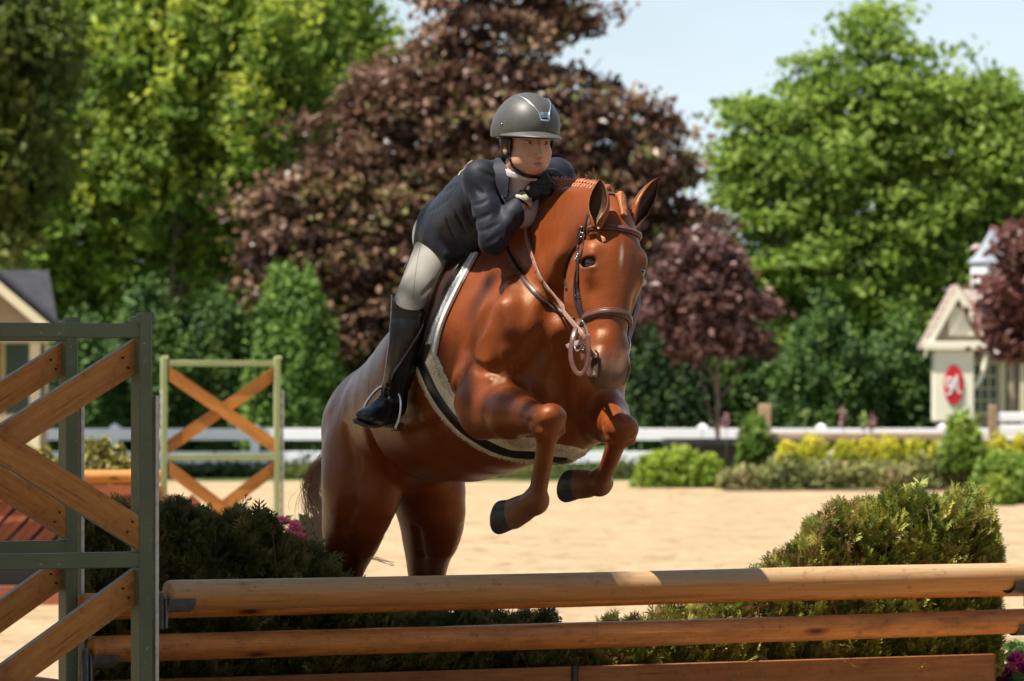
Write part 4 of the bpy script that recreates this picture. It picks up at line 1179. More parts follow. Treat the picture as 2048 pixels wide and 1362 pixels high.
# breast
HE(1030, 735, 16.80, (.08, .08, .12), .09)
HE(1080, 745, 16.82, (.10, .11, .17), .08)
HE(1150, 765, 16.90, (.09, .11, .15), .07)
HE(1130, 820, 17.00, (.14, .16, .13), .09)
HE(1105, 640, 16.74, (.10, .09, .12), .09)
# grooves between the muscles
def groove(pts, r, k=.03, d0=15.3, sink=.0):
    P, N = H.pix(pts, d0=d0)
    for a, b, n in zip(P[:-1], P[1:], N): H.cone(a+n*(r*.55-sink), b+n*(r*.55-sink), r, r, k, op='s')
groove([(1118, 690), (1120, 760), (1128, 835)], .016, .045)
groove([(1096, 640), (1078, 700), (1040, 748), (1000, 742)], .010, .06)
groove([(930, 700), (955, 738), (985, 742)], .008, .03)
groove([(960, 880), (940, 850), (925, 810)], .008, .03)
groove([(790, 930), (812, 948), (840, 958)], .006, .04)
groove([(690, 860), (705, 930), (700, 1010), (690, 1060)], .010, .045)
groove([(705, 1080), (700, 1120), (694, 1150)], .007, .03)
groove([(835, 1060), (842, 1110), (845, 1150)], .007, .03)
groove([(925, 735), (908, 775), (910, 820)], .009, .05)
groove([(738, 870), (755, 905), (780, 940)], .006, .06)
groove([(1000, 590), (960, 640), (925, 720)], .008, .07)
groove([(1005, 842), (1035, 834), (1068, 830)], .004, .03)
groove([(1000, 790), (1040, 800), (1066, 812)], .004, .02)
def ridge(pts, r, k=.012):
    P, N = H.pix(pts)
    for a, b, n1_, n2_ in zip(P[:-1], P[1:], N[:-1], N[1:]): H.cone(a-n1_*r*.3, b-n2_*r*.3, r, r*.9, k)
ridge([(985, 762), (1015, 778), (1050, 790), (1072, 806)], .007, .02)
ridge([(975, 800), (1010, 806), (1045, 815)], .007, .02)
ridge([(1028, 570), (1014, 615), (1020, 655)], .008, .07)
ridge([(960, 850), (1000, 858), (1050, 850)], .010, .03)
ridge([(1010, 700), (1018, 740), (1010, 775)], .007, .03)
ridge([(900, 800), (860, 830), (800, 850)], .006, .05)
ridge([(1085, 890), (1078, 940), (1070, 985)], .007, .014)
# neck
up0 = nrm([-.10, .50, .86]); up1 = nrm([-.02, .1, 1.0]); up2 = nrm([.15, -.35, .95])
H.loft([(W(1088, 580, 17.08), up0, .150, .34), (W(1112, 535, 16.94), up0, .118, .30), (W(1146, 512, 16.76), up1, .092, .210),
        (W(1186, 486, 16.60), up1, .078, .150), (W(1220, 472, 16.50), up2, .070, .100)], n=3, k=.05)
H.loft([(W(1078, 440, 16.98), up0, .03, .05), (W(1112, 424, 16.86), up0, .034, .05), (W(1150, 412, 16.70), up0, .034, .05), (W(1195, 416, 16.54), up0, .028, .042),
        (W(1225, 434, 16.47), up0, .026, .032)], n=3, k=.05)                       # crest
H.cone(W(1072, 600, 16.86), W(1138, 520, 16.62), .05, .04, .07)                   # muscle over the windpipe

groove([(1168, 480), (1135, 545), (1108, 610)], .012, .07)

# head, in its own frame: l down the face, f out of the face, u to the horse's right
hO = W(1243, 395, 16.42)
hL = nrm(W(1222, 760, 16.25)-hO)
hHF = nrm(np.array([.38, -.92, .03])); hHF = nrm(hHF-hL*np.dot(hHF, hL))
hHR = np.cross(hL, hHF); hHR = hHR if hHR[0] < 0 else -hHR
HFR = [hHR, hHF, hL]
def HP(u, f, l): return hO+u*hHR+f*hHF+l*hL
def he(u, f, l, r, k=.03, fr=None, op='u'): H.ell(HP(u, f, l), r, fr or HFR, k, op)
he(0, -.060, .080, (.058, .058, .065), .04)                   # poll
he(0, -.050, .17, (.080, .075, .12), .05)                   # forehead
he(0, -.10, .24, (.088, .10, .16), .05)
H.loft([(HP(0, -.05, .16), hHF, .095, .075), (HP(0, -.050, .25), hHF, .090, .068), (HP(0, -.048, .33), hHF, .071, .062),
        (HP(0, -.045, .42), hHF, .056, .055), (HP(0, -.042, .50), hHF, .053, .050), (HP(0, -.045, .57), hHF, .056, .048)], n=3, k=.03)
for s in (1, -1):
    he(s*.060, -.145, .275, (.040, .098, .125), .04)        # jowl
    H.econe(HP(s*.050, -.12, .30), HP(s*.030, -.10, .52), hHF, (.030, .075), (.022, .035), .04)   # lower jaw
    he(s*.082, -.040, .216, (.022, .040, .050), .04)        # brow over the eye
    he(s*.080, -.022, .190, (.014, .026, .016), .03)
    H.cone(HP(s*.090, -.060, .268), HP(s*.070, -.064, .375), .0125, .008, .016)   # facial crest
    H.cone(HP(s*.092, -.088, .30), HP(s*.070, -.090, .40), .008, .007, .03, 's')
    H.cone(HP(s*.076, -.006, .33), HP(s*.056, -.008, .44), .010, .009, .05, 's')  # flat beside the nasal bone
    H.cone(HP(s*.070, -.045, .285), HP(s*.060, -.035, .37), .0045, .004, .008)    # vein
    H.cone(HP(s*.060, -.035, .37), HP(s*.054, -.050, .45), .004, .0035, .008)
    H.cone(HP(s*.066, -.030, .150), HP(s*.080, -.045, .178), .016, .012, .03, 's')   # hollow over the eye
    he(s*.040, -.018, .345, (.012, .010, .12), .03)         # nasal bone edges
    he(s*.094, -.018, .232, (.020, .034, .0165), .009, op='s')   # eye socket
    he(s*.089, -.020, .209, (.015, .031, .009), .009)           # upper lid
    he(s*.086, -.020, .253, (.010, .024, .005), .009)           # lower lid
    he(s*.072, -.10, .15, (.018, .045, .05), .03, op='s')   # hollow behind the eye
    he(s*.048, -.030, .565, (.024, .030, .045), .03)        # nostril wing
    he(s*.036, .000, .555, (.016, .016, .038), .02)
    he(s*.056, -.006, .578, (.014, .016, .030), .008, op='s')   # nostril
he(0, -.030, .588, (.046, .036, .044), .035)                 # upper lip
he(0, -.085, .596, (.028, .028, .030), .03)                 # lower lip
he(0, -.095, .565, (.034, .028, .035), .03)                 # chin
H.econe(HP(.05, -.066, .612), HP(-.05, -.066, .612), hL, (.045, .004), (.045, .004), .01, op='s')  # mouth line
H.econe(HP(.0, -.14, .30), HP(0, -.11, .50), hHF, (.045, .05), (.035, .035), .05)

# fore legs: elbow, knee, fetlock, hoof
def foreleg(E, K, Fk, Ho, kr, inw):
    ax = nrm(K-E); side = nrm(np.cross(ax, [0, 0, 1])); upv = np.cross(side, ax)
    H.econe(E, E*.55+K*.45, upv, (.080, .108), (.068, .080), .035)
    H.econe(E*.55+K*.45, K-ax*.05, upv, (.066, .076), (.044, .047), .04)
    nr = side if side[0] < 0 else -side                   # the side that faces outwards in the view
    H.econe(E*.80+K*.20+upv*.045, E*.32+K*.68+upv*.026, upv, (.048, .040), (.036, .028), .016)
    H.econe(E*.78+K*.22-upv*.052, E*.25+K*.75-upv*.030, upv, (.048, .034), (.022, .018), .014)
    H.econe(E*.70+K*.30+nr*.045-upv*.004, E*.28+K*.72+nr*.026, upv, (.026, .030), (.016, .018), .012)

    c = nrm(Fk-K); s2 = nrm(np.cross(c, ax)); fr = [s2, np.cross(c, s2), c]
    b = -nrm(ax-c*np.dot(ax, c))
    H.ell(K, (.052, .046, .058), fr, .03)
    H.ell(K-ax*.005+c*.030+np.cross(s2, c)*.0, (.048, .044, .034), fr, .022)
    H.ell(K+nrm(ax-c)*.030, (.044, .034, .036), fr, .02)
    for s_, o_ in ((1, .022), (-1, .022)):
        H.ell(K+s2*.034*s_+c*o_-b*.022, (.017, .020, .018), fr, .007)
        H.ell(K+s2*.028*s_-c*.024-b*.020, (.018, .022, .018), fr, .007)
        H.ell(K+s2*.043*s_+c*.004+b*.006, (.014, .026, .026), fr, .008)
    H.ell(K-ax*.062+nrm(ax-c)*.0, (.050, .040, .030), fr, .018)                 # end of the forearm bone
    for s_ in (1, -1):
        H.cone(K-ax*.045+s2*.050*s_, K-ax*.02+s2*.054*s_+c*.0, .007, .007, .010, 's')
        H.cone(K+c*.075+s2*.031*s_-b*-.012, Fk-c*.045+s2*.027*s_+b*.014, .0055, .0055, .010, 's')
        H.ell(Fk+s2*.030*s_+b*.014, (.012, .016, .020), fr, .010)
    H.cone(K+c*.05-b*.008, Fk-c*.03-b*.006, .030, .026, .02)
    H.cone(K+c*.05+b*.027, Fk-c*.02+b*.030, .0150, .0145, .006)  # tendon
    H.cone(K+c*.04+b*.008+s2*.018, K*.5+Fk*.5+b*.008+s2*.012, .012, .006, .016)
    H.ell(Fk, (.038, .037, .044), fr, .02)
    H.ell(Fk+b*.026+c*.004, (.027, .026, .034), fr, .02)      # sesamoid
    p = nrm(Ho-Fk)
    H.cone(Fk, Ho, .034, .042, .02)
    H.cone(Fk*.35+Ho*.65, Ho, .043, .047, .02)           # coronet
    return c, s2, p, b
K1, F1, O1 = W(1098, 842, 16.38), W(1073, 1003, 16.50), W(1025, 1028, 16.56)
K2, F2, O2 = W(1243, 858, 16.60), W(1200, 968, 16.86), W(1160, 968, 16.95)
L1 = foreleg(W(965, 815, 16.84), K1, F1, O1, 1, 1)
L2 = foreleg(W(1190, 815, 17.02), K2, F2, O2, 1, 1)

def ear(base, tip, right, open_dir, wid, dep):
    "cupped leaf-shaped ear: rolled shell open towards open_dir"
    ax = tip-base; L = np.linalg.norm(ax); a = ax/L
    o = nrm(open_dir-a*np.dot(open_dir, a)); s = np.cross(a, o)
    V = []; C = []
    prof = [(-.16, .50, .98), (0, .74, .86), (.10, .86, .76), (.22, 1.0, .69), (.36, 1.04, .64), (.52, .98, .62), (.68, .80, .60), (.82, .52, .55), (.92, .26, .5), (.975, .10, .45), (1.0, .02, .4)]
    n = 13
    for shell in (0, 1):
        for t, w, roll in prof:
            ww = wid*w-(.0035 if shell else 0)
            dd = dep*w-(.0035 if shell else 0)
            half = math.pi*roll
            for k in range(n):
                g = -half+2*half*k/(n-1)
                V.append(base+a*(t*L)+s*(math.sin(g)*ww)-o*(math.cos(g)*dd)+right*(.010*t*t))
                C.append((shell, t))
    m = len(prof); Fq = []
    for sh in (0, 1):
        for i in range(m-1):
            for k in range(n-1):
                q = [sh*m*n+i*n+k, sh*m*n+i*n+k+1, sh*m*n+(i+1)*n+k+1, sh*m*n+(i+1)*n+k]
                Fq.append(q if sh == 0 else q[::-1])
    for i in range(m-1):
        for k in (0, n-1):
            Fq.append([i*n+k, (i+1)*n+k, m*n+(i+1)*n+k, m*n+i*n+k])
    return np.array(V), np.array(Fq), np.array(C)

coat = NT('chestnut_coat', .38, .42)
_v = coat.coord()
_tint = coat.attr()
_n1 = coat.noise(_v, 5.5, 5, .6, .4)
_n2 = coat.noise(coat.coord((60, 60, 14)), 6, 4, .6)
_c = coat.mix(1.0, _tint, coat.ramp(_n1, [(.3, (.82, .78, .74, 1)), (.7, (1.12, 1.1, 1.08, 1))]), 'MULTIPLY')
_c = coat.mix(1.0, _c, coat.ramp(_n2, [(.3, (.90, .89, .88, 1)), (.7, (1.08, 1.08, 1.08, 1))]), 'MULTIPLY')
coat.col(_c)
coat.set('Roughness', coat.ramp(_n1, [(.3, (.31,)*3), (.7, (.44,)*3)]))
coat.set('Specular Tint', (1, .75, .5, 1))
_n3 = coat.noise(coat.coord((1, 1, .5)), 26, 5, .6, .6)
coat.bump(coat.math('ADD', coat.math('ADD', coat.math('MULTIPLY', _n2, .22), _n1), coat.math('MULTIPLY', _n3, .35)), .5, .009)

horse = empty('horse', W(1000, 1864, 17.4)*[1, 1, 0], 'chestnut horse with braided mane jumping over the brush fence, knees tucked', 'horse')
HRES = .0055
V, Q = H.mesh(HRES)
HB = Skin(V, Q)                          # the surface the tack is laid on
def lerp_col(a, b, t): return a*(1-t)[:, None]+b*t[:, None]
def horse_cols(V):
    base = np.array([.190, .0445, .0105]); dark = np.array([.20, .058, .022])
    grey = np.array([.19, .125, .095]); legc = np.array([.13, .05, .024])
    c = np.tile(base, (len(V), 1))
    # a little darker along the lower legs; grey-pink muzzle
    for K, F_, O in ((K1, F1, O1), (K2, F2, O2)):
        d = np.linalg.norm(V-F_, axis=1); d2 = np.linalg.norm(V-O, axis=1)
        t = np.clip(1.5-np.minimum(d, d2)/.12, 0, 1)*.85
        c = lerp_col(c, legc*1.25, t)
        t = np.clip(1.5-d2/.05, 0, 1)*.7
        c = lerp_col(c, np.array([.26, .17, .11]), t)
    q = V-hO; l = q@hL; f = q@hHF; u = q@hHR
    near = (np.linalg.norm(V-HP(0, -.05, .5), axis=1) < .25)
    t = np.clip((l-.485-.02*np.sin(u*60))/.09, 0, 1)*near
    t = t*(np.abs(u) < .095)*(l < .70)*(f > -.17)*(f < .10)
    c = lerp_col(c, grey, t*.72)
    nz = np.exp(-(((np.abs(u)-.055)/.013)**2+((l-.580)/.034)**2))*near*(f > -.05)
    c = lerp_col(c, np.array([.025, .018, .016]), np.clip(nz, 0, 1))
    # dark skin and painted shade round the eyes, pale star on the forehead
    for s in (1, -1):
        e = np.linalg.norm(V-HP(s*.087, -.022, .232), axis=1)
        c = lerp_col(c, np.array([.05, .022, .014]), np.clip(1.75-e/.026, 0, 1)*.9)
    st = np.exp(-((u/.006)**2+((l-.215)/.032)**2))*near*0
    d = np.linalg.norm(V-HP(.004, .03, .205), axis=1)
    st = np.exp(-((u-.004)/.0055)**2-((l-.205)/.030)**2)*(f > -.02)*(np.linalg.norm(V-HP(0, 0, .2), axis=1) < .15)
    c = lerp_col(c, np.array([.55, .42, .33]), np.clip(st, 0, 1)*.8)
    return c
cols = horse_cols(V)
# ears join the body mesh
e1 = ear(W(1195, 442, 16.34), W(1206, 357, 16.38), hHR, nrm([-.30, -.95, 0]), .0345, .030)
e2 = ear(W(1270, 438, 16.50), W(1314, 352, 16.56), -hHR, nrm([.75, -.66, 0]), .0335, .028)
for eV, eQ, eC in (e1, e2):
    Q = np.concatenate([Q, eQ+len(V)]); V = np.concatenate([V, eV])
    ec = np.tile(np.array([.190, .0445, .0105]), (len(eV), 1))
    ins = eC[:, 0] > .5
    ec[ins] = np.array([.055, .022, .014])
    ec[eC[:, 1] > .93] *= .5
    cols = np.concatenate([cols, ec])
body = mesh_np('body', V, Q, coat.m, True, horse, cols=cols)

# hooves
horn = plain('hoof_horn', (.035, .032, .034), .38, .5, nscale=60, namp=.35, bump=.25)
def hoof(name, O, ax, fwd, parent=None):
    "dark horn wall from the hairline to the ground edge, closed by a hollow sole"
    ax = nrm(ax); fwd = nrm(np.asarray(fwd)-ax*np.dot(fwd, ax)); sd = np.cross(ax, fwd)
    rings = [(-.012, .040, 0), (0, .0475, 0), (.005, .0490, .001), (.018, .0520, .004), (.034, .0550, .008), (.046, .0560, .010), (.053, .0540, .010), (.055, .0500, .010), (.050, .042, .009), (.044, .026, .008)]
    n = 28; V = []; F = []
    for t, r, o in rings:
        for k in range(n):
            g = 2*math.pi*k/n
            heel = math.cos(g) < 0
            tt = t*(1-.28*(1-math.cos(g))/2)
            V.append(O+ax*tt+fwd*(o+r*1.06*math.cos(g)*(.86 if heel else 1))+sd*(r*math.sin(g)))
    for i in range(len(rings)-1):
        for k in range(n): F.append((i*n+k, i*n+(k+1) % n, (i+1)*n+(k+1) % n, (i+1)*n+k))
    m = MB().add(V, F, True); m.add([V[(len(rings)-1)*n+k] for k in range(n)], [tuple(range(n))])
    return m.build(name, horn, horse)
hoof('hoof', O1, nrm([-.85, .42, .10])+L1[2]*.3, -L1[3]*.2+nrm([-.1, -.55, -.75]))
hoof('hoof', O2, nrm([-.85, .52, .12])+L2[2]*.2, nrm([-.1, -.55, -.75]))
for px, py, d in ((670, 1485, 18.35), (844, 1485, 18.52)):
    hoof('hoof', W(px, py, d), nrm([.1, -.35, -.9]), nrm([.4, -.8, .25]))
# eyes
eyem = plain('eye_dark', (.012, .007, .005), .06, .8, nscale=200, namp=.2)
for s in (1, -1):
    bm = bmesh.new(); bmesh.ops.create_uvsphere(bm, u_segments=20, v_segments=12, radius=.0270)
    V_ = np.array([v.co for v in bm.verts])+HP(s*.0770, -.0215, .231); F_ = [[v.index for v in f.verts] for f in bm.faces]; bm.free()
    MB().add(V_, F_, True).build('eye', eyem, horse)
# ================================================================ tack
def leather(name, c, rough=.38, bump=.25):
    t = NT(name, rough, .5)
    n = t.noise(t.coord(), 28, 5, .6); f = t.noise(t.coord(), 420, 3)
    t.col(t.ramp(n, [(.3, tuple(x*.72 for x in c)), (.7, tuple(min(1, x*1.25) for x in c))]))
    t.bump(f, bump, .0006); return t.m
lea_dark = leather('dark_leather', (.030, .014, .010))
lea_brown = leather('brown_leather', (.12, .050, .035), .34)
lea_rein = leather('worn_rein_leather', (.25, .135, .10), .42)
lea_black = leather('black_leather', (.008, .0075, .008), .33)
steel = plain('steel', (.62, .62, .60), .22, .5, 1.0, 90, .1)
brass = plain('brass', (.75, .55, .22), .25, .5, 1.0)

def strap(pts, nrmls, w, t, mat, name, parent, n=6, off=.0, closed=False):
    P = [np.asarray(p)+np.asarray(m)*(t/2+off) for p, m in zip(pts, nrmls)]
    return MB().tube(P, 1.0, 10, True, flat=(w/2, t/2), up=nrmls).build(name, mat, parent)
def ondir(pxs, n=6, off=.001, body=None):
    P = catmull([np.array([x, y], float) for x, y in pxs], n)
    return (body or HB).pix(P, off=off)
def buckle(c, nm, along, w, h, name='buckle', parent=None, mat=None):
    nm = nrm(nm); a = nrm(np.asarray(along)-nm*np.dot(along, nm)); b = np.cross(nm, a)
    m = MB(); cc = [c+a*h*i+b*w*j+nm*.004 for i, j in ((-1, -1), (-1, 1), (1, 1), (1, -1), (-1, -1))]
    for p, q in zip(cc[:-1], cc[1:]): m.tube([p, q], .0016, 6)
    m.tube([c-a*h+nm*.004, c+a*h+nm*.005], .0012, 6)
    return m.build(name, mat or steel, parent)

bridle = empty('bridle', HP(0, 0, .1), 'brown leather bridle with raised noseband on the chestnut horse', 'bridle')
def headring(l0, tilt, a0, a1, n, cx=0.0, cf=-.075, off=.001, sag=0.0):
    "points round the head in a cross-section: a=0 straight out of the face, +90 the right cheek"
    A = np.radians(np.linspace(a0, a1, n))
    C = HP(cx, cf, l0)
    D = np.array([hHR*math.sin(a)+hHF*math.cos(a) for a in A])
    off_l = np.array([(tilt*math.sin(a)+sag*math.cos(a)) for a in A])
    O = C+D*.15+off_l[:, None]*hL
    return HB.hit(O, -D, off=off, t1=.15)
def pad_strap(P, N, w, t, name, mat, raised):
    o = strap(P, N, w, t, mat, name, bridle)
    if raised:
        Pm = P+N*(t*.9)
        strap(list(Pm), list(N), w*.5, t*.9, mat, 'raised_pad', o)
        for s in (1, -1):
            B = np.cross(np.gradient(P, axis=0), N); B /= np.linalg.norm(B, axis=1, keepdims=True)
            MB().tube(list(P+N*(t*1.02)+B*(w*.40*s)), .0007, 5).build('stitching', lea_rein, o)
    return o
P, N = headring(.402, .0, -178, 178, 66, sag=-.010)
pad_strap(P, N, .026, .006, 'noseband', lea_brown, True)
P, N = headring(.106, .0, -104, 112, 40, sag=.008)
pad_strap(P, N, .022, .006, 'browband', lea_brown, True)
# cheek pieces, near and far
P, N = ondir([(1164, 452), (1157, 480), (1156, 530), (1157, 580), (1160, 615), (1168, 650)], 6)
strap(P, N, .015, .004, lea_dark, 'cheek_piece', bridle)
buckle(P[10], N[10], P[11]-P[9], .011, .012, 'buckle', bridle)
buckle(P[20], N[20], P[21]-P[19], .010, .006, 'buckle', bridle, lea_dark)
P, N = ondir([(1170, 455), (1165, 500), (1152, 545), (1150, 600), (1163, 640)], 6)
strap(P, N, .008, .003, lea_dark, 'noseband_hanger', bridle)
fr = []
for l in np.linspace(.09, .44, 14):
    p, n_ = HB.hit(HP(-.3, -.055-.02*math.sin(l*8), l), hHR, t1=.5, off=.001); fr.append((p[0], n_[0]))
strap([a for a, b in fr], [b for a, b in fr], .015, .004, lea_dark, 'cheek_piece', bridle)
# crown piece behind the ears, and throat latch
fr = []
for a in np.linspace(-100, 100, 25):
    D = hHR*math.sin(R(a))-hL*math.cos(R(a))
    p, n_ = HB.hit(HP(0, -.075, .10)+D*.35, -D, t1=.4, off=.001); fr.append((p[0], n_[0]))
strap([a for a, b in fr], [b for a, b in fr], .022, .005, lea_brown, 'crown_piece', bridle)
P, N = ondir([(1178, 425), (1166, 470), (1142, 505), (1129, 545), (1134, 580)], 6)
strap(P, N, .010, .0035, lea_dark, 'throat_latch', bridle)
buckle(P[6], N[6], P[7]-P[5], .008, .008, 'buckle', bridle)
# bit: loose ring at the mouth corner on both sides, bar through the mouth
bitc = HP(.074, -.075, .478)
bit = MB()
for s in (1, -1):
    c = HP(s*.072, -.085, .470)
    bit.tube([c+hL*(.037*math.cos(a))+hHF*(.037*math.sin(a))+hHR*s*.008 for a in np.linspace(0, 2*math.pi, 25)], .0035, 8)
bit.tube([HP(.072, -.085, .500), HP(-.072, -.085, .500)], .006, 8)
bit.build('bit', steel, bridle)
# keeper tab that sticks out at the ring, strap loops hanging at the cheek
T0 = np.array([W(1168, 683, 16.30), W(1150, 688, 16.28), W(1134, 694, 16.27)])
strap(list(T0), [nrm([-.3, -.9, .2])]*3, .018, .004, leather('pale_leather', (.42, .33, .27)), 'strap_end', bridle)
lp = catmull([W(1160, 640, 16.31), W(1147, 670, 16.26), W(1142, 710, 16.24), W(1150, 740, 16.23), W(1163, 748, 16.22), W(1175, 730, 16.21), W(1178, 700, 16.21), W(1176, 668, 16.22)], 6)
strap(lp, [nrm([-.35, -.85, .1]) if i < 24 else nrm([-.6, -.75, .1]) for i in range(len(lp))], .016, .004, lea_brown, 'curb_loop', bridle)
for (a, b, c_, d) in (((1164, 640, 16.23), (1172, 655, 16.22), (1178, 690, 16.22), (1180, 715, 16.22)),):
    MB().tube(catmull([W(*a), W(*b), W(*c_), W(*d)], 4), .003, 6).build('bit_hanger', steel, bridle)

# reins
HANDR = W(1079, 394, 16.84); HANDL = W(1108, 368, 17.0)
reins = empty('reins', HANDR, 'worn tan leather reins running from the gloved hands to the bit', 'reins')
pth = [(1077, 402), (1063, 428), (1058, 465), (1066, 500), (1085, 552), (1112, 592), (1140, 632)]
P, N = ondir(pth, 5, off=.010)
tip = [W(1160, 662, 16.27), W(1172, 678, 16.235)]
PP = [HANDR]+list(P[2:])+tip; NN = [N[2]]+list(N[2:])+[nrm([-.4, -.85, .2])]*2
for i in range(len(PP)-6, len(PP)-2): NN[i] = nrm(np.array(NN[i])*.3+nrm([-.4, -.85, .2])*.7)
# even out the depth of the last stretch so that the rein hangs clear of the throat
PP = [np.array(p) for p in PP]
for _ in range(12):
    for i in range(len(PP)-10, len(PP)-2): PP[i][1] = (PP[i-1][1]+PP[i+1][1])/2
rr = strap(PP, NN, .0155, .0045, lea_rein, 'rein', reins)
B = []
for i in range(2, len(PP)-3, 2):
    t = nrm(PP[i+1]-PP[i-1]); b = np.cross(t, NN[i])
    B.append((PP[i]-b*.0078+NN[i]*.005-t*.004, PP[i]+b*.0078+NN[i]*.005+t*.004))
m = MB()
for a, b in B: m.tube([a, b], .0016, 5)
m.build('lacing', lea_rein, rr)
fr = []
PL = catmull([HANDL, W(1170, 470, 16.90), W(1250, 545, 16.66), W(1276, 600, 16.56), HP(-.08, -.08, .47)], 6)
strap(PL, [hHF]*len(PL), .017, .004, lea_rein, 'rein', reins)
# neck strap of the martingale
mart = empty('martingale', W(1060, 560, 16.8), 'dark leather martingale strap round the base of the chestnut neck', 'martingale')
P, N = ondir([(1000, 470), (1012, 498), (1030, 532), (1058, 572), (1090, 604), (1122, 624), (1150, 640)], 6)
strap(P, N, .018, .005, lea_dark, 'neck_strap', mart)
strap(P+N*.005, N, .006, .002, lea_brown, 'stitched_edge', mart)

# ---------------------------------------------------------------- saddle, pad, girth
bodyC = W(1012, 715, 17.22)
def mirror(P): P = np.asarray(P); return P-2*((P-bodyC)@hR)[..., None]*hR
def onto(P, b=None): return (b or HB).near(P)[0]
def patch(left, right, nu, nv, off, th, name, mat, parent, mir=False, wav=0.0):
    "sheet between two photograph curves, laid on the coat and given a thickness"
    Lc = catmull([np.array(p, float) for p in left], 8); Rc = catmull([np.array(p, float) for p in right], 8)
    Lc = np.array([Lc[int(round(i*(len(Lc)-1)/(nv-1)))] for i in range(nv)]); Rc = np.array([Rc[int(round(i*(len(Rc)-1)/(nv-1)))] for i in range(nv)])
    G = np.array([[Lc[j]*(1-i/(nu-1))+Rc[j]*i/(nu-1) for i in range(nu)] for j in range(nv)]).reshape(-1, 2)
    P, N = HB.pix(G)
    if mir: P = onto(mirror(P)); N = HB.grad(P)
    P = P.reshape(nv, nu, 3); N = N.reshape(nv, nu, 3)
    for _ in range(3):
        N[1:-1] = (N[:-2]+N[1:-1]*2+N[2:]); N[:, 1:-1] = (N[:, :-2]+N[:, 1:-1]*2+N[:, 2:])
        N /= np.linalg.norm(N, axis=-1, keepdims=True)
    A = (P+N*off).reshape(-1, 3); Bv = (P+N*(off+th)).reshape(-1, 3)
    n = nu*nv; F = []
    for j in range(nv-1):
        for i in range(nu-1):
            a = j*nu+i; q = (a, a+1, a+nu+1, a+nu)
            F.append(tuple(x+n for x in q)); F.append(q[::-1])
    rim = [i for i in range(nu)]+[j*nu+nu-1 for j in range(1, nv)]+[(nv-1)*nu+i for i in range(nu-2, -1, -1)]+[j*nu for j in range(nv-2, 0, -1)]
    for a, b in zip(rim, rim[1:]+rim[:1]): F.append((a, b, b+n, a+n))
    o = MB().add(np.concatenate([A, Bv]), F, True).build(name, mat, parent, auto=50)
    return o, P, N
saddle = empty('saddle', W(930, 560, 17.1), 'dark brown jumping saddle over a white pad on the chestnut horse', 'saddle')
fleece_w = plain('white_fleece', (.80, .82, .86), .95, .1, nscale=260, namp=.25, bump=.8, bdist=.004)
fleece_c = plain('cream_fleece', (.74, .65, .47), .95, .1, nscale=200, namp=.3, bump=.9, bdist=.005)
padL = [(868, 505), (852, 560), (815, 640), (800, 700), (800, 752)]
padR = [(957, 508), (914, 588), (886, 650), (873, 700), (868, 722)]
flapR = [(950, 508), (902, 585), (872, 650), (858, 700), (850, 716)]
for mir in (False, True):
    patch([(820, 500), (800, 570), (790, 640), (790, 700), (792, 752)], [(959, 508), (917, 588), (889, 650), (877, 700), (874, 726)] if not mir else padR, 14, 22, .004, .010, 'saddle_pad', fleece_w, saddle, mir)
    patch([(820, 500), (806, 570), (800, 640), (800, 690), (806, 722)], flapR if not mir else flapR, 12, 20, .018, .010, 'flap', lea_dark, saddle, mir)
    patch([(900, 520), (868, 570), (852, 620), (845, 660)], [(936, 512), (900, 560), (878, 620), (866, 655)], 6, 12, .027, .016, 'knee_roll', lea_dark, saddle, mir)
# bound edge of the flap
P, N = ondir(flapR, 5, off=.029)
strap(P, N, .012, .004, lea_dark, 'edge_binding', saddle)
# sweat flap end where the girth is buckled
patch([(826, 700), (836, 740)], [(872, 690), (864, 722)], 5, 5, .020, .008, 'billet_guard', lea_dark, saddle)
# the seat between the flaps
seat = Body()
sc0 = W(930, 520, 17.42)
seat.ell(sc0, (.15, .26, .05), FR, .05); seat.ell(sc0-hF*.20+hU*.035, (.13, .07, .05), FR, .05); seat.ell(sc0+hF*.20+hU*.03, (.07, .06, .05), FR, .05)
Vs, Qs = seat.mesh(.012)
mesh_np('seat', Vs, Qs, lea_dark, True, saddle)

# girth: fleece with a dark strap along the middle, wrapped under the chest
gir = empty('girth', W(930, 850, 17.0), 'black girth edged with cream fleece under the chestnut belly', 'girth')
gpath = [(846, 700), (860, 738), (885, 790), (925, 840), (975, 876), (1030, 896), (1078, 898)]
TB = Body(); TB.p = TRUNK+[p for p in H.p if False]
TB.ell(W(1130, 820, 17.0), (.14, .16, .13), FR, .09)
_tv, _tq = TB.mesh(.012); TS = Skin(_tv, _tq)
P, N = ondir(gpath, 6, body=TS)
Pm = onto(mirror(P), TS)[::-1]
gap = np.array([P[-1]*(1-t)+Pm[0]*t for t in (.25, .5, .75)]); gap = onto(gap-hU*.02, TS)
P = np.concatenate([P, gap, Pm]); N = TS.grad(P)
for _ in range(4):
    N[1:-1] = N[:-2]+N[1:-1]+N[2:]; N /= np.linalg.norm(N, axis=1, keepdims=True)
def band(P, N, w, t, off, name, mat, parent, jag=0.0, seg=8):
    V = []; F = []; m = len(P)
    Tn = np.gradient(P, axis=0); Tn /= np.linalg.norm(Tn, axis=1, keepdims=True)
    B = np.cross(Tn, N); B /= np.linalg.norm(B, axis=1, keepdims=True)
    for i in range(m):
        for k in range(seg+1):
            x = (k/seg-.5)*w*(1+(random.uniform(-jag, jag) if k in (0, seg) else 0))
            base = onto([P[i]+B[i]*x], TS)[0]
            V.append(base+N[i]*(off+t*math.sqrt(max(0, 1-(2*k/seg-1)**4))))
    for i in range(m-1):
        for k in range(seg):
            a = i*(seg+1)+k; F.append((a, a+1, a+seg+2, a+seg+1))
    return MB().add(V, F, True).build(name, mat, parent), B
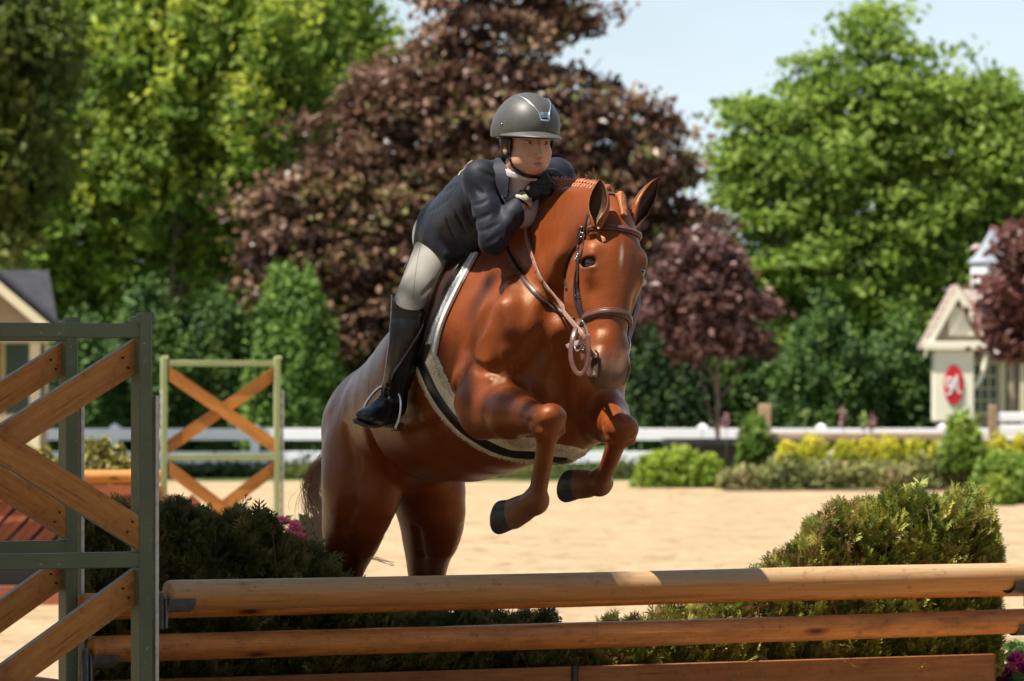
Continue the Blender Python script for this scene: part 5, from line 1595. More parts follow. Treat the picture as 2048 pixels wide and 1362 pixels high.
Pd = np.array(catmull(list(P), 3)); Nd = np.array(catmull(list(N), 3)); Nd /= np.linalg.norm(Nd, axis=1, keepdims=True)
band(Pd, Nd, .136, .024, .001, 'fleece_lining', fleece_c, gir, .05, 10)
_, Bg = band(Pd, Nd, .056, .008, .022, 'girth_strap', lea_black, gir)
# woolly edge
tv = []; tf = []
for _ in range(9000):
    i = random.randrange(len(Pd)-1); t = random.random(); s = random.choice((-1, 1))
    x = s*random.uniform(.030, .068)
    b = Pd[i]*(1-t)+Pd[i+1]*t+Bg[i]*x+Nd[i]*(.004+.018*math.sqrt(max(0, 1-(x/.07)**2)))
    d = nrm(Nd[i]*.5+Bg[i]*s*random.uniform(.2, 1.2)+rng.normal(0, .5, 3))*random.uniform(.004, .010)
    sd = nrm(np.cross(d, rng.normal(0, 1, 3)))*.0012
    k = len(tv); tv += [b-sd, b+sd, b+d]; tf.append((k, k+1, k+2))
tag(mesh_np('wool', tv, tf, fleece_c, False, gir), kind='stuff')
tv = []; tf = []
P, N = HB.pix(catmull([np.array(p, float) for p in [(954, 512), (910, 588), (882, 650), (869, 700), (862, 722)]], 30), off=.016)
for _ in range(5000):
    i = random.randrange(len(P)-1); t = random.random()
    b = P[i]*(1-t)+P[i+1]*t+np.array([random.uniform(-.008, .010), 0, 0])
    d = nrm(N[i]+rng.normal(0, .6, 3))*random.uniform(.003, .007); sd = nrm(np.cross(d, rng.normal(0, 1, 3)))*.0010
    k = len(tv); tv += [b-sd, b+sd, b+d]; tf.append((k, k+1, k+2))
tag(mesh_np('wool', tv, tf, fleece_w, False, saddle), kind='stuff')

# ---------------------------------------------------------------- plaited mane, forelock, tail
hairm = NT('chestnut_hair', .5, .4); hairm.col(hairm.ramp(hairm.noise(hairm.coord((30, 30, 30)), 9, 3), [(.3, (.15, .040, .012)), (.7, (.48, .17, .065))]))
hairm = hairm.m
crest = catmull([W(1088, 392, 16.96), W(1106, 376, 16.90), W(1124, 366, 16.83), W(1150, 357, 16.74), W(1178, 358, 16.64), W(1202, 366, 16.56), W(1220, 382, 16.50)], 8)
mane = empty('mane', (0, 0, 0)); mane.parent = horse; mane.location = -Vector(horse.location)
cr = np.array(crest)
ncum = np.concatenate([[0], np.cumsum(np.linalg.norm(np.diff(cr, axis=0), axis=1))])
def bead_chain(pts, r, tw=.45):
    "plait: two strands of overlapping beads"
    m = MB()
    P = catmull(pts, 6); T = len(P)
    for s in (0, 1):
        q = []; rr = []
        for i, p in enumerate(P):
            t = nrm(P[min(i+1, T-1)]-P[max(i-1, 0)]); u = nrm(np.cross(t, [.3, -.9, .2])); w = np.cross(t, u)
            a = i*1.25+s*math.pi
            q.append(p+u*math.cos(a)*r*.55+w*math.sin(a)*r*.35); rr.append(r*(.74+.36*math.sin(i*2.5+s*math.pi))*(1-.30*i/T))
        m.tube(q, rr, 7)
    return m
NBR = 24
for i in range(NBR):
    s_ = ncum[-1]*(i+.5)/NBR
    p = np.array([np.interp(s_, ncum, cr[:, k]) for k in range(3)])
    q = HB.hit(p+np.array([0, 0, .12]), [0, .0, -1.], t1=.4)[0][0]
    side = hR*.9+np.array([0, -.3, 0])
    pts = [q+side*-.014+[0, 0, -.006], q+[0, 0, .012], q+side*.014+[0, 0, .008], q+side*.030+[0, 0, -.010], q+side*.034+[0, 0, -.026]]
    pts = [a+rng.normal(0, .0012, 3) for a in pts]
    bead_chain(pts, .0090).build('braid', hairm, mane)
P, N = ondir([(1236, 392), (1240, 405), (1243, 420), (1245, 434)], 3, off=.010)
bead_chain(list(P), .012).build('forelock_braid', hairm, horse)
# loose hairs standing off the crest
m = MB()
for _ in range(90):
    i = random.randrange(len(cr)); p = cr[i]+rng.normal(0, .008, 3); d = nrm(rng.normal(0, 1, 3)*[.8, .4, .3]+[0, 0, .9])*random.uniform(.012, .026)
    m.tube([p, p+d*.5+rng.normal(0, .003, 3), p+d], [.0004, .0004, .0002], 3, False)
tag(m.build('flyaway_hair', hairm, horse), kind='stuff')
tailm = NT('tail_hair', .6, .3); tailm.col(tailm.ramp(tailm.noise(tailm.coord((20, 20, 20)), 9, 3), [(.3, (.30, .17, .11)), (.7, (.60, .44, .34))])); tailm = tailm.m
tv = []; tf = []
dock = W(668, 905, 18.62)
for i in range(260):
    a = random.random()
    st = dock+rng.normal(0, .025, 3)+[0.02, .1, 0]
    e = W(600+random.gauss(44, 14)+30*a, random.uniform(1020, 1170), 18.95+random.uniform(-.1, .15))
    mid = W(632+random.gauss(0, 8)-18*(1-a), 965+random.gauss(0, 10), 18.85)
    if random.random() < .12: e = W(random.uniform(596, 640), random.uniform(985, 1060), 18.9)
    P = catmull([st, mid, e+rng.normal(0, .02, 3), e+np.array([random.uniform(-.03, .05), 0, -.10])], 4)
    w = .0011
    for j in range(len(P)-1):
        k = len(tv); s = np.array([w*(1-j/len(P)), 0, 0]); s2 = np.array([w*(1-(j+1)/len(P)), 0, 0])
        tv += [P[j]-s, P[j]+s, P[j+1]+s2, P[j+1]-s2]; tf.append((k, k+1, k+2, k+3))
mesh_np('tail', tv, tf, tailm, False, horse)
# a few long strands blowing out low to the right of the hocks
tv = []; tf = []
for i in range(7):
    P = catmull([W(690, 1100+random.gauss(0, 4), 18.9), W(712, 1112+random.gauss(0, 3), 18.9), W(745+random.gauss(0, 5), 1118+random.gauss(0, 3), 18.9), W(780+random.gauss(0, 10), 1128+random.gauss(0, 4), 18.9)], 4)
    for j in range(len(P)-1):
        k = len(tv); s = np.array([0, 0, .0009])
        tv += [P[j]-s, P[j]+s, P[j+1]+s, P[j+1]-s]; tf.append((k, k+1, k+2, k+3))
mesh_np('tail_strand', tv, tf, tailm, False, horse)
# ================================================================ the rider
gF = nrm([.42, -.90, -.04]); gR = nrm([-.905, -.42, .03]); gU = np.cross(gR, gF); GF = [gR, gF, gU]
gO = W(1056, 290, 16.78)
def GP(u, f, z): return gO+gR*u+gF*f+gU*z
rider = empty('person', W(940, 1864, 17.2)*[1, 1, 0], 'rider in navy jacket, grey breeches, black boots and helmet folded forward over the horse', 'person')
skin = NT('skin', .5, .4)
_s = skin.attr(); skin.col(skin.mix(1.0, _s, skin.ramp(skin.noise(skin.coord(), 60, 4), [(.3, (.92, .9, .9, 1)), (.7, (1.06, 1.05, 1.05, 1))]), 'MULTIPLY'))
skin.set('Subsurface Weight', .12); skin.set('Subsurface Radius', (.01, .004, .002)); skin.set('Subsurface Scale', .5)

hip = W(893, 492, 17.28); hipL = W(950, 470, 17.52)
# legs follow the flank of the horse
def flank(px, py, out, body=HB):
    P, N = body.pix([(px, py)]); return P[0]+N[0]*out, N[0]
knee, kn = flank(858, 628, .070); calf, cn = flank(842, 712, .064); ank, an = flank(815, 790, .056)
kneeL, calfL, ankL = [mirror(p) for p in (knee, calf, ank)]
toe = ank+np.array([-.095, -.13, -.065]); heel = ank+np.array([.010, .05, -.062]); ballf = ank+np.array([-.06, -.085, -.062])
sh = {1: W(962, 356, 16.84), -1: W(1112, 352, 17.10)}
el = {1: W(986, 484, 16.74), -1: W(1150, 440, 17.35)}
wr = {1: W(1051, 398, 16.80), -1: W(1118, 372, 17.04)}

B = Body()
# head
def be(u, f, z, r, k=.012, op='u', fr=None): B.ell(GP(u, f, z), r, fr or GF, k, op)
be(0, -.018, .040, (.072, .092, .080), .02)
be(0, .022, -.022, (.058, .066, .078), .03)
be(0, .046, -.066, (.034, .034, .026), .03)                 # chin
for s in (1, -1):
    be(s*.040, .015, -.048, (.022, .042, .028), .025)       # jaw
    be(s*.036, .056, -.022, (.020, .018, .020), .02)        # cheek
    be(s*.030, .088, .008, (.014, .014, .0085), .010, 's')  # socket
    be(s*.028, .076, .020, (.018, .011, .006), .012)        # brow
    be(s*.0095, .093, -.036, (.0070, .0075, .0060), .004)   # nostril wing
    be(s*.0055, .101, -.0425, (.0032, .0050, .0030), .002, 's')
    be(s*.074, -.012, -.010, (.008, .018, .026), .008)      # ear
B.cone(GP(0, .078, .012), GP(0, .103, -.031), .0065, .0090, .010)   # nose
be(0, .101, -.033, (.0085, .0085, .0080), .006)
be(0, .085, -.0570, (.0165, .008, .0036), .004)              # lips
be(0, .085, -.0645, (.0135, .008, .0042), .004)
B.econe(GP(.020, .096, -.0615), GP(-.020, .096, -.0615), gU, (.008, .0012), (.008, .0012), .002, 's')
be(0, .090, -.047, (.004, .006, .008), .004, 's')
# neck, trunk, limbs under the clothes
nk0, nk1 = GP(0, -.03, -.06), W(1018, 372, 16.90)
B.cone(nk0, nk1, .054, .058, .03)
tU = nrm([-.35, .25, .9])
B.loft([(hip*.5+hipL*.5, tU, .10, .07), (W(930, 444, 17.22), tU, .08, .055), (W(978, 408, 17.06), tU, .09, .06), (W(1022, 384, 16.96), tU, .08, .05)], n=2, k=.02)
for s in (1, -1):
    B.cone(W(1022, 378, 16.97), sh[s], .045, .036, .02)
    B.cone(sh[s], el[s], .036, .026, .02); B.cone(el[s], wr[s], .024, .020, .02)
for h_, k_, c_, a_ in ((hip, knee, calf, ank), (hipL, kneeL, calfL, ankL)):
    B.cone(h_, k_, .066, .040, .02); B.cone(k_, c_, .038, .034, .02); B.cone(c_, a_, .034, .024, .02)
    t_ = (toe-ank) if a_ is ank else mirror(toe)-ankL
    B.cone(a_, a_+t_*.5, .014, .010, .01)
V, Q = B.mesh(.0028)
q = V-gO; u = q@gR; f = q@gF; z = q@gU
c = np.tile(np.array([.58, .33, .225]), (len(V), 1))
nearh = np.linalg.norm(q, axis=1) < .2
def paint(c, w, col): return lerp_col(c, np.array(col), np.clip(w, 0, 1))
for s in (1, -1):
    c = paint(c, np.exp(-(((u-s*.040)/.020)**2+((z+.025)/.022)**2))*(f > .02)*nearh*.25, (.60, .24, .17))
    brow = np.exp(-(((u-s*.031)/.017)**4+((z-.0235+.004*np.abs(np.abs(u)-.03)/.02)/.0038)**2))*(f > .04)*nearh
    c = paint(c, brow*.8, (.10, .05, .03))
    lid = np.exp(-(((u-s*.031)/.014)**4+((z-.0135)/.0020)**2))*(f > .04)*nearh
    c = paint(c, lid*.75, (.05, .025, .02))
lip = np.exp(-((u/.0175)**6+((z+.0610)/.0070)**4))*(f > .07)*nearh
c = paint(c, lip*.7, (.46, .17, .14))
c = paint(c, np.exp(-((u/.018)**4+((z+.0615)/.0016)**2))*(f > .07)*nearh*.9, (.12, .03, .025))
c = paint(c, (z > .040)*nearh*1.0, (.05, .03, .02))
hairmask = nearh*(f < .012)*(z > -.02)*(np.abs(u) > .04)
c = paint(c, hairmask*.9, (.06, .035, .022))
mesh_np('body', V, Q, skin.m, True, rider, cols=c)
eyew = NT('eye_white', .1, .6)
eyew.col(eyew.attr())
for s in (1, -1):
    ec = GP(s*.0305, .0665, .0075); look = nrm(gF+gU*-.03+gR*-.02)
    bm = bmesh.new(); bmesh.ops.create_uvsphere(bm, u_segments=24, v_segments=24, radius=.0125)
    M = np.array(Vector(look).to_track_quat('Z', 'Y').to_matrix())
    Vv = np.array([v.co for v in bm.verts]); F_ = [[v.index for v in f_.verts] for f_ in bm.faces]; bm.free()
    rr = np.hypot(Vv[:, 0], Vv[:, 1]); front = Vv[:, 2] > 0
    cc = np.tile(np.array([.55, .50, .46]), (len(Vv), 1)); cc[front & (rr < .0060)] = (.10, .055, .03); cc[front & (rr < .0026)] = (.01, .01, .01)
    o = MB().add(Vv@M.T+ec, F_, True).build('eye', eyew.m, rider)
    a = o.data.color_attributes.new('tint', 'FLOAT_COLOR', 'POINT'); a.data.foreach_set('color', np.concatenate([cc, np.ones((len(cc), 1))], 1).astype(np.float32).ravel())
# lids
m = MB()
for s in (1, -1):
    for zz, r in ((.0133, .0026), (.0022, .0018)):
        m.tube([GP(s*.0305+x, .0785-.30*abs(x)-(x*s > 0)*.25*abs(x), zz-.16*abs(x)*(1 if zz > .01 else -1)) for x in np.linspace(-.0145, .0145, 9)], [r*.5, r*.8, r, r, r, r, r, r*.8, r*.5], 8)
lidm = plain('eyelid', (.36, .16, .10), .5, .3)
m.build('eyelid', lidm, rider)

# ---- jacket
navy = NT('navy_cloth', .62, .3)
_n = navy.noise(navy.coord(), 9, 4); _w = navy.noise(navy.coord((900, 900, 900)), 1.0, 2)
navy.col(navy.ramp(_n, [(.3, (.0062, .0082, .0165)), (.7, (.0110, .0135, .0245))]))
navy.set('Sheen Weight', .06); navy.set('Sheen Roughness', .5); navy.set('Sheen Tint', (.55, .62, .8, 1))
navy.bump(navy.noise(navy.coord((1, 1, 1.8)), 13, 4, .5, .8), .3, .008)
J = Body()
J.loft([(W(908, 484, 17.34), tU, .140, .095), (W(918, 455, 17.26), tU, .130, .105), (W(942, 428, 17.14), tU, .120, .108), (W(975, 402, 17.02), tU, .135, .115),
        (W(1005, 384, 16.94), tU, .135, .090), (W(1022, 368, 16.92), tU, .09, .05)], n=3, k=.035)
for s in (1, -1):
    J.cone(W(1005, 368, 16.94), sh[s], .060, .056, .04)
    J.ell(sh[s], (.053, .053, .053), GF, .02)
    mid = sh[s]*.5+el[s]*.5
    J.cone(sh[s], mid, .049, .045, .03); J.cone(mid, el[s], .045, .043, .02)
    J.cone(el[s], el[s]*.35+wr[s]*.65, .043, .038, .02); J.cone(el[s]*.35+wr[s]*.65, wr[s]*.97+el[s]*.03, .038, .034, .02)
SLEEVE = [((948, 440), (985, 425), .0045), ((955, 465), (1000, 445), .005), ((968, 488), (1008, 462), .005), ((1000, 500), (1006, 470), .004),
          ((1012, 480), (1022, 448), .004), ((1030, 458), (1034, 430), .0035), ((945, 410), (975, 400), .0035), ((950, 372), (968, 388), .003)]
# skirt of the jacket hanging over the thigh
J.econe(W(886, 470, 17.20), W(910, 508, 17.14), nrm([.5, -.8, .2]), (.070, .040), (.050, .026), .05)
J.econe(W(912, 474, 17.18), W(944, 502, 17.14), nrm([.5, -.8, .2]), (.06, .045), (.030, .026), .05)
J.econe(W(880, 440, 17.26), W(882, 468, 17.24), nrm([.5, -.8, .2]), (.06, .05), (.045, .04), .05)
# folds across the back and the waist seam
for a, b, r in (((858, 424), (905, 392), .004), ((905, 385), (925, 350), .004), ((905, 410), (935, 470), .007), ((925, 405), (945, 450), .006), ((890, 430), (915, 490), .006),
                ((880, 385), (915, 368), .004), ((958, 338), (990, 356), .005), ((985, 325), (1000, 350), .004))+tuple(SLEEVE):
    P, N = J.pix([np.array(a)*(1-t)+np.array(b)*t+np.array([0, 2.5*math.sin(t*3.1)]) for t in np.linspace(0, 1, 6)])
    for i in range(5): J.cone(P[i]+N[i]*r*1.15, P[i+1]+N[i+1]*r*1.15, r*1.35*math.sin(.35+2.5*i/5), r*1.35*math.sin(.35+2.5*(i+1)/5), .010, 's')
# the open front
J.ell(W(1046, 388, 16.82), (.040, .10, .115), [nrm([-.8, -.5, .1]), gF, nrm([.1, .1, 1])], .012, 's')
J.cone(GP(0, -.03, -.05), W(1022, 360, 16.88), .060, .060, .01, 's')
V, Q = J.mesh(.004)
jac = mesh_np('jacket', V, Q, navy.m, True, rider)
JS = Skin(V, Q)
# lapels and collar
def cloth_strip(pts_l, pts_r, off, th, name, mat, parent, body, nv=10, nu=4):
    Lc = catmull([np.array(p, float) for p in pts_l], 6); Rc = catmull([np.array(p, float) for p in pts_r], 6)
    pick = lambda C: np.array([C[int(round(i*(len(C)-1)/(nv-1)))] for i in range(nv)])
    Lc, Rc = pick(Lc), pick(Rc)
    P = np.array([[W(*(Lc[j]*(1-i/(nu-1))+Rc[j]*i/(nu-1))) for i in range(nu)] for j in range(nv)])
    N = np.cross(np.gradient(P, axis=0), np.gradient(P, axis=1)); N /= np.linalg.norm(N, axis=-1, keepdims=True)
    N *= -np.sign(N[..., 1:2])
    n = nu*nv; A = P.reshape(-1, 3); Bv = (P+N*th).reshape(-1, 3); F = []
    for j in range(nv-1):
        for i in range(nu-1):
            a = j*nu+i; q = (a, a+1, a+nu+1, a+nu); F.append(tuple(x+n for x in q)); F.append(q[::-1])
    rim = [i for i in range(nu)]+[j*nu+nu-1 for j in range(1, nv)]+[(nv-1)*nu+i for i in range(nu-2, -1, -1)]+[j*nu for j in range(nv-2, 0, -1)]
    for a, b in zip(rim, rim[1:]+rim[:1]): F.append((a, b, b+n, a+n))
    return MB().add(np.concatenate([A, Bv]), F, True).build(name, mat, parent, auto=50)
cloth_strip([(992, 318, 16.86), (988, 334, 16.82), (990, 360, 16.80), (1004, 392, 16.79)], [(1006, 318, 16.84), (1014, 334, 16.80), (1019, 360, 16.775), (1016, 396, 16.775)], 0, .006, 'lapel', navy.m, jac, J)
cloth_strip([(1002, 314, 16.86), (1004, 324, 16.83), (1010, 345, 16.79)], [(1012, 320, 16.84), (1017, 330, 16.81), (1018, 350, 16.78)], 0, .007, 'collar', navy.m, jac, J, 8, 3)
MB().tube(catmull([W(1004, 392, 16.785), W(1018, 420, 16.775), W(1024, 450, 16.785)], 5), .004, 6).build('front_edge', navy.m, jac)
# light piping down the back seam
P, N = JS.pix(catmull([np.array(p, float) for p in [(945, 322), (925, 338), (918, 352)]], 5), off=.002)
MB().tube(list(P), .0022, 6).build('piping', plain('piping', (.45, .42, .22), .6), jac)

# ---- shirt
white = plain('white_shirt', (.50, .455, .46), .7, .3, nscale=30, namp=.06, bump=.3, bdist=.002)
S = Body()
S.cone(GP(0, -.026, -.082), W(1026, 360, 16.87), .053, .060, .02)
S.econe(W(1034, 352, 16.855), W(1046, 420, 16.86), gF, (.055, .06), (.062, .06), .03)
V, Q = S.mesh(.004); shirt = mesh_np('shirt', V, Q, white, True, rider)
P = [GP(.060*math.sin(a), -.024+.060*math.cos(a), -.094-.014*math.cos(a)) for a in np.linspace(0, 2*math.pi, 33)]
MB().tube(P, 1.0, 10, False, flat=(.010, .002), up=[nrm(p-GP(0, -.022, -.09)) for p in P]).build('collar', white, shirt)
MB().tube([wr[1]*.985+el[1]*.015, wr[1]*.90+el[1]*.10], [.0345, .036], 20).build('cuff', white, shirt)

# ---- breeches
brm = NT('grey_breeches', .75, .25); _n = brm.noise(brm.coord(), 14, 4); brm.col(brm.ramp(_n, [(.3, (.235, .225, .20)), (.7, (.30, .288, .255))]))
brm.bump(brm.noise(brm.coord((500, 500, 500)), 2, 2), .15, .0006); brm.set('Sheen Weight', .2)
Br = Body()
for h_, k_, c_ in ((hip, knee, calf), (hipL, kneeL, calfL)):
    h2 = h_+(np.array([-.02, -.02, 0]) if h_ is hip else 0)
    Br.loft([(h2, kn, .088, .072), (h2*.6+k_*.4, kn, .080, .066), (h2*.25+k_*.75, kn, .066, .058), (k_, kn, .056, .052), (k_*.6+c_*.4, kn, .056, .052)], n=3, k=.02)
Br.econe(hip*.6+hipL*.4, hip*.4+hipL*.6, hF, (.11, .12), (.11, .12), .05)
Br.ell(W(884, 468, 17.34), (.10, .10, .095), FR, .05)
for a, b in (((840, 628), (862, 600)), ((828, 640), (846, 622)), ((845, 590), (868, 565))):
    P, N = Br.pix([a, b]); Br.cone(P[0]+N[0]*.003, P[1]+N[1]*.003, .0045, .003, .012, 's')
V, Q = Br.mesh(.004); mesh_np('breeches', V, Q, brm.m, True, rider)
BS = Skin(V, Q)
P, N = BS.pix(catmull([np.array(p, float) for p in [(852, 460), (838, 505), (830, 555), (826, 600)]], 6), off=.0005)
MB().tube(list(P), .0011, 5).build('seam', plain('seam_thread', (.2, .19, .17), .8), rider)

# ---- boots
def boot(K, C, A, T, Hl, nn, name='boot', roll=(.42, .1, .9)):
    b = Body(); up = nrm(nn)
    K2 = K*.85+C*.15
    b.loft([(K2, up, .065, .059), (K*.35+C*.65, up, .060, .053), (C*.75+A*.25, up, .053, .048), (C*.25+A*.75, up, .044, .042), (A, up, .039, .042)], n=3, k=.015)
    b.ell(A*.6+Hl*.4, (.037, .045, .04), None, .03)
    d = nrm(T-A); fwd = nrm(T-Hl); sd = nrm(np.cross(fwd, roll)); upv = np.cross(sd, fwd)
    b.loft([(A+(Hl-A)*.55, upv, .034, .036), (A*.45+T*.25+Hl*.3+upv*.004, upv, .037, .036), (T*.62+Hl*.38+upv*.004, upv, .043, .028), (T*.93+Hl*.07, upv, .040, .022)], n=3, k=.02)
    # creases at the ankle
    for t in (.70, .82, .92):
        c0 = C*(1-t)+A*t
        b.cone(c0-sd*.045-fwd*.02+upv*.02, c0+sd*.0+fwd*.045, .004, .004, .012, 's')
    V, Q = b.mesh(.0035)
    o = mesh_np(name, V, Q, lea_black, True, rider)
    # sole and heel block
    m = MB(); so = Hl-upv*.016
    pr = [(-.02, .028), (.0, .032), (.05, .026), (.10, .027), (.15, .037), (.19, .040), (.22, .033), (.238, .015)]
    L = np.linalg.norm(T-Hl)+.026
    pts = [(x/.238*L, w) for x, w in pr]
    loop = [so+fwd*x+sd*w for x, w in pts]+[so+fwd*x-sd*w for x, w in pts[::-1]]
    m.prism(loop, -upv*.008)
    m.prism([so-upv*.008+fwd*x+sd*w for x, w in ((-.018, .026), (.045, .027), (.045, -.027), (-.018, -.026))], -upv*.018)
    m.build('sole', plain('boot_sole', (.07, .05, .04), .7), o)
    return o, b, (fwd, sd, upv)
bo, bb, (bf, bs, bu) = boot(knee, calf, ank, toe, heel, kn)
boot(kneeL, calfL, ankL, mirror(toe), mirror(heel), mirror(kn+bodyC)-mirror(bodyC), roll=(-.3, .1, .9))
tp = knee*.85+calf*.15
# raised point at the top outside of the boot, laces at the instep
m = MB(); _ax = nrm(knee-calf); _u = nrm(kn-_ax*np.dot(kn, _ax)); _w = np.cross(_ax, _u)
rim = [tp+_ax*(.006+.050*max(0, -nrm(_w*math.cos(a)+_u*math.sin(a))[0])**2.5)+_w*math.cos(a)*.073+_u*math.sin(a)*.068 for a in np.linspace(0, 2*math.pi, 37)]
low = [tp-_ax*.03+_w*math.cos(a)*.067+_u*math.sin(a)*.061 for a in np.linspace(0, 2*math.pi, 37)]
Vb = low+rim; m.add(Vb, [(i, i+1, i+38, i+37) for i in range(36)], True); m.tube(rim, .0022, 6, False)
m.build('boot_top', lea_black, bo)
m = MB()
lacec = ank+(toe-ank)*.42+bu*.030
for k in range(5):
    c0 = lacec+(ank-toe)*(.06*k)+bu*(.008*k)
    m.tube([c0-bs*.018, c0+bu*.006, c0+bs*.018], .0022, 5)
m.build('laces', plain('laces', (.02, .02, .02), .6), bo)
MB().tube([lacec-bs*.015+bu*.012+(ank-toe)*.1, lacec-bs*.024+bu*.010, lacec-bs*.02+bu*.0], .002, 5).build('eyelet', steel, bo)

# ---- stirrup (hangs from the saddle)
sc = (ballf*.6+toe*.1+heel*.3)-bu*.022
m = MB(); tr = bs; top = sc+nrm(bu*.9-bf*.15)*.135
w = .066
arch = [sc+tr*w, sc+tr*(w+.003)+(top-sc)*.35, sc+tr*.050+(top-sc)*.74, sc+tr*.022+(top-sc)*.95, top, sc-tr*.022+(top-sc)*.95, sc-tr*.050+(top-sc)*.74, sc-tr*(w+.003)+(top-sc)*.35, sc-tr*w]
m.tube(catmull(arch, 5), .0055, 8)
stir = m.build('stirrup', steel, saddle)
MB().box(sc, tr, bf, bu, w, .024, .004, .002).build('tread', plain('tread', (.35, .30, .2), .6, bump=.4), stir)
_p, _n = bb.pix([(838, 665), (822, 692), (804, 722), (788, 748)])
sl_ = catmull([flank(866, 640, .030)[0]]+[p+n*.004 for p, n in zip(_p, _n)]+[top], 5)
strap(sl_, [kn]*len(sl_), .024, .005, lea_dark, 'stirrup_leather', saddle)
stl = catmull([mirror(p) for p in (sl_[0], sl_[6], sl_[-1])], 4)
strap(stl, [mirror(kn+bodyC)-mirror(bodyC)]*len(stl), .024, .005, lea_dark, 'stirrup_leather', saddle)

# ---- gloves: palm, five curled fingers
glm = NT('black_glove', .6, .35); glm.col(glm.ramp(glm.noise(glm.coord(), 60, 4), [(.3, (.010, .011, .010)), (.7, (.026, .028, .026))])); glm.bump(glm.noise(glm.coord(), 500, 2), .4, .0008); glm = glm.m
def glove(wrist, kn0, kn3, curl, back, thumb_pts, name='glove'):
    g = Body()
    K = [kn0*(1-t)+kn3*t for t in (0, .34, .67, 1)]
    pc = (wrist+K[1]+K[2])/3
    for i, k in enumerate(K): g.cone(wrist*.55+k*.45-back*.0, k-back*.008, .017, .0125, .012)
    g.cone(wrist-nrm(pc-wrist)*.02, wrist*.6+pc*.4, .030, .024, .015)
    ln = [.026, .030, .028, .022]
    for i, k in enumerate(K):
        a, b, cc = curl(i, k, ln[i])
        r = [.0100, .0104, .0100, .0088][i]
        g.cone(k, a, r*1.12, r, .004); g.cone(a, b, r, r*.95, .003); g.cone(b, cc, r*.95, r*.85, .003)
    for a, b, r in zip(thumb_pts[:-1], thumb_pts[1:], (.013, .0115, .0105)): g.cone(a, b, r, r*.92, .006)
    V, Q = g.mesh(.0022)
    return mesh_np(name, V, Q, glm, True, rider)
bk = nrm([-.45, -.86, .2])
def curlR(i, k, L):
    a = k+nrm([.93, -.10, -.10])*L; b = a+nrm([.35, .75, -.35])*L*.75; c_ = b+nrm([-.85, .35, -.1])*L*.7
    return a, b, c_
gr = glove(W(1054, 394, 16.81), W(1075, 350, 16.775), W(1084, 384, 16.765), curlR, bk, [W(1062, 372, 16.815), W(1071, 351, 16.82), W(1086, 343, 16.82), W(1099, 347, 16.83)])
MB().tube([W(1045, 406, 16.80), W(1056, 390, 16.80)], [.0325, .030], 20).build('glove_cuff', glm, gr)
MB().tube([W(1045, 384, 16.77), W(1053, 397, 16.755), W(1062, 401, 16.76)], 1.0, 8, True, flat=(.008, .002), up=[bk]*3).build('glove_strap', plain('cream_strap', (.35, .31, .22), .6), gr)
MB().box(W(1056, 376, 16.765), [.5, -.2, 1], [-.9, -.4, .3], bk, .007, .005, .002, .001).build('glove_badge', plain('cream_badge', (.5, .47, .36), .6), gr)
def curlL(i, k, L):
    a = k+nrm([-.85, -.40, .05])*L; b = a+nrm([-.45, -.35, -.75])*L*.7; c_ = b+nrm([.8, .2, -.5])*L*.6
    return a, b, c_
gl = glove(W(1122, 374, 17.02), W(1106, 343, 16.98), W(1120, 352, 16.90), curlL, bk, [W(1114, 366, 17.0), W(1100, 352, 16.96), W(1092, 346, 16.92), W(1086, 344, 16.88)])
MB().box(W(1086, 338, 16.81), [1, 0, .2], [0, 1, 0], [0, 0, 1], .011, .005, .0055, .002).build('rein_buckle', plain('cream_buckle', (.62, .56, .42), .5), reins)

# ---- helmet
hc = GP(0, -.014, .062)
He = Body()
He.ell(hc, (.105, .127, .110), GF, .01)
He.ell(hc-gF*.045-gU*.035, (.092, .080, .075), GF, .05)
shell0 = Skin(*He.mesh(.006))
# visor: a thin curved peak
V_ = []; F_ = []
nA, nB = 26, 6
for layer in (0, 1):
    for i in range(nA):
        a = R(-82+164*i/(nA-1))
        prj = math.cos(a*1.05)
        for j in range(nB):
            t = j/(nB-1)
            rx = .101+.002*t; ry = .122+.050*t*max(0, prj)**.8
            zz = -.022-.016*t*max(prj, 0)-.012*(1-abs(prj))+.004*(1-t)-(0.0045 if layer else 0)
            V_.append(hc+gR*math.sin(a)*rx*(1+.03*t)+gF*math.cos(a)*ry+gU*zz)
for layer in (0, 1):
    for i in range(nA-1):
        for j in range(nB-1):
            a = layer*nA*nB+i*nB+j; q_ = (a, a+nB, a+nB+1, a+1); F_.append(q_ if layer == 0 else q_[::-1])
for i in range(nA-1):
    a = i*nB+nB-1; F_.append((a, a+nB, a+nB+nA*nB, a+nA*nB))
helmm = NT('matte_shell', .48, .45); helmm.col(helmm.ramp(helmm.noise(helmm.coord(), 50, 3), [(.3, (.060, .060, .058)), (.7, (.075, .075, .072))])); helmm.set('Coat Weight', .0); helmm = helmm.m
cut = hc-gU*.028
He.econe(cut-gU*.10-gF*.3, cut-gU*.10+gF*.3, gU, (.2, .10), (.2, .10), .004, 's')
He.ell(hc-gU*.008, (.094, .113, .094), GF, .004, 's')
V, Q = He.mesh(.003)
helmet = mesh_np('helmet', V, Q, helmm, True, rider)
MB().add(V_, F_, True).build('visor', helmm, helmet)
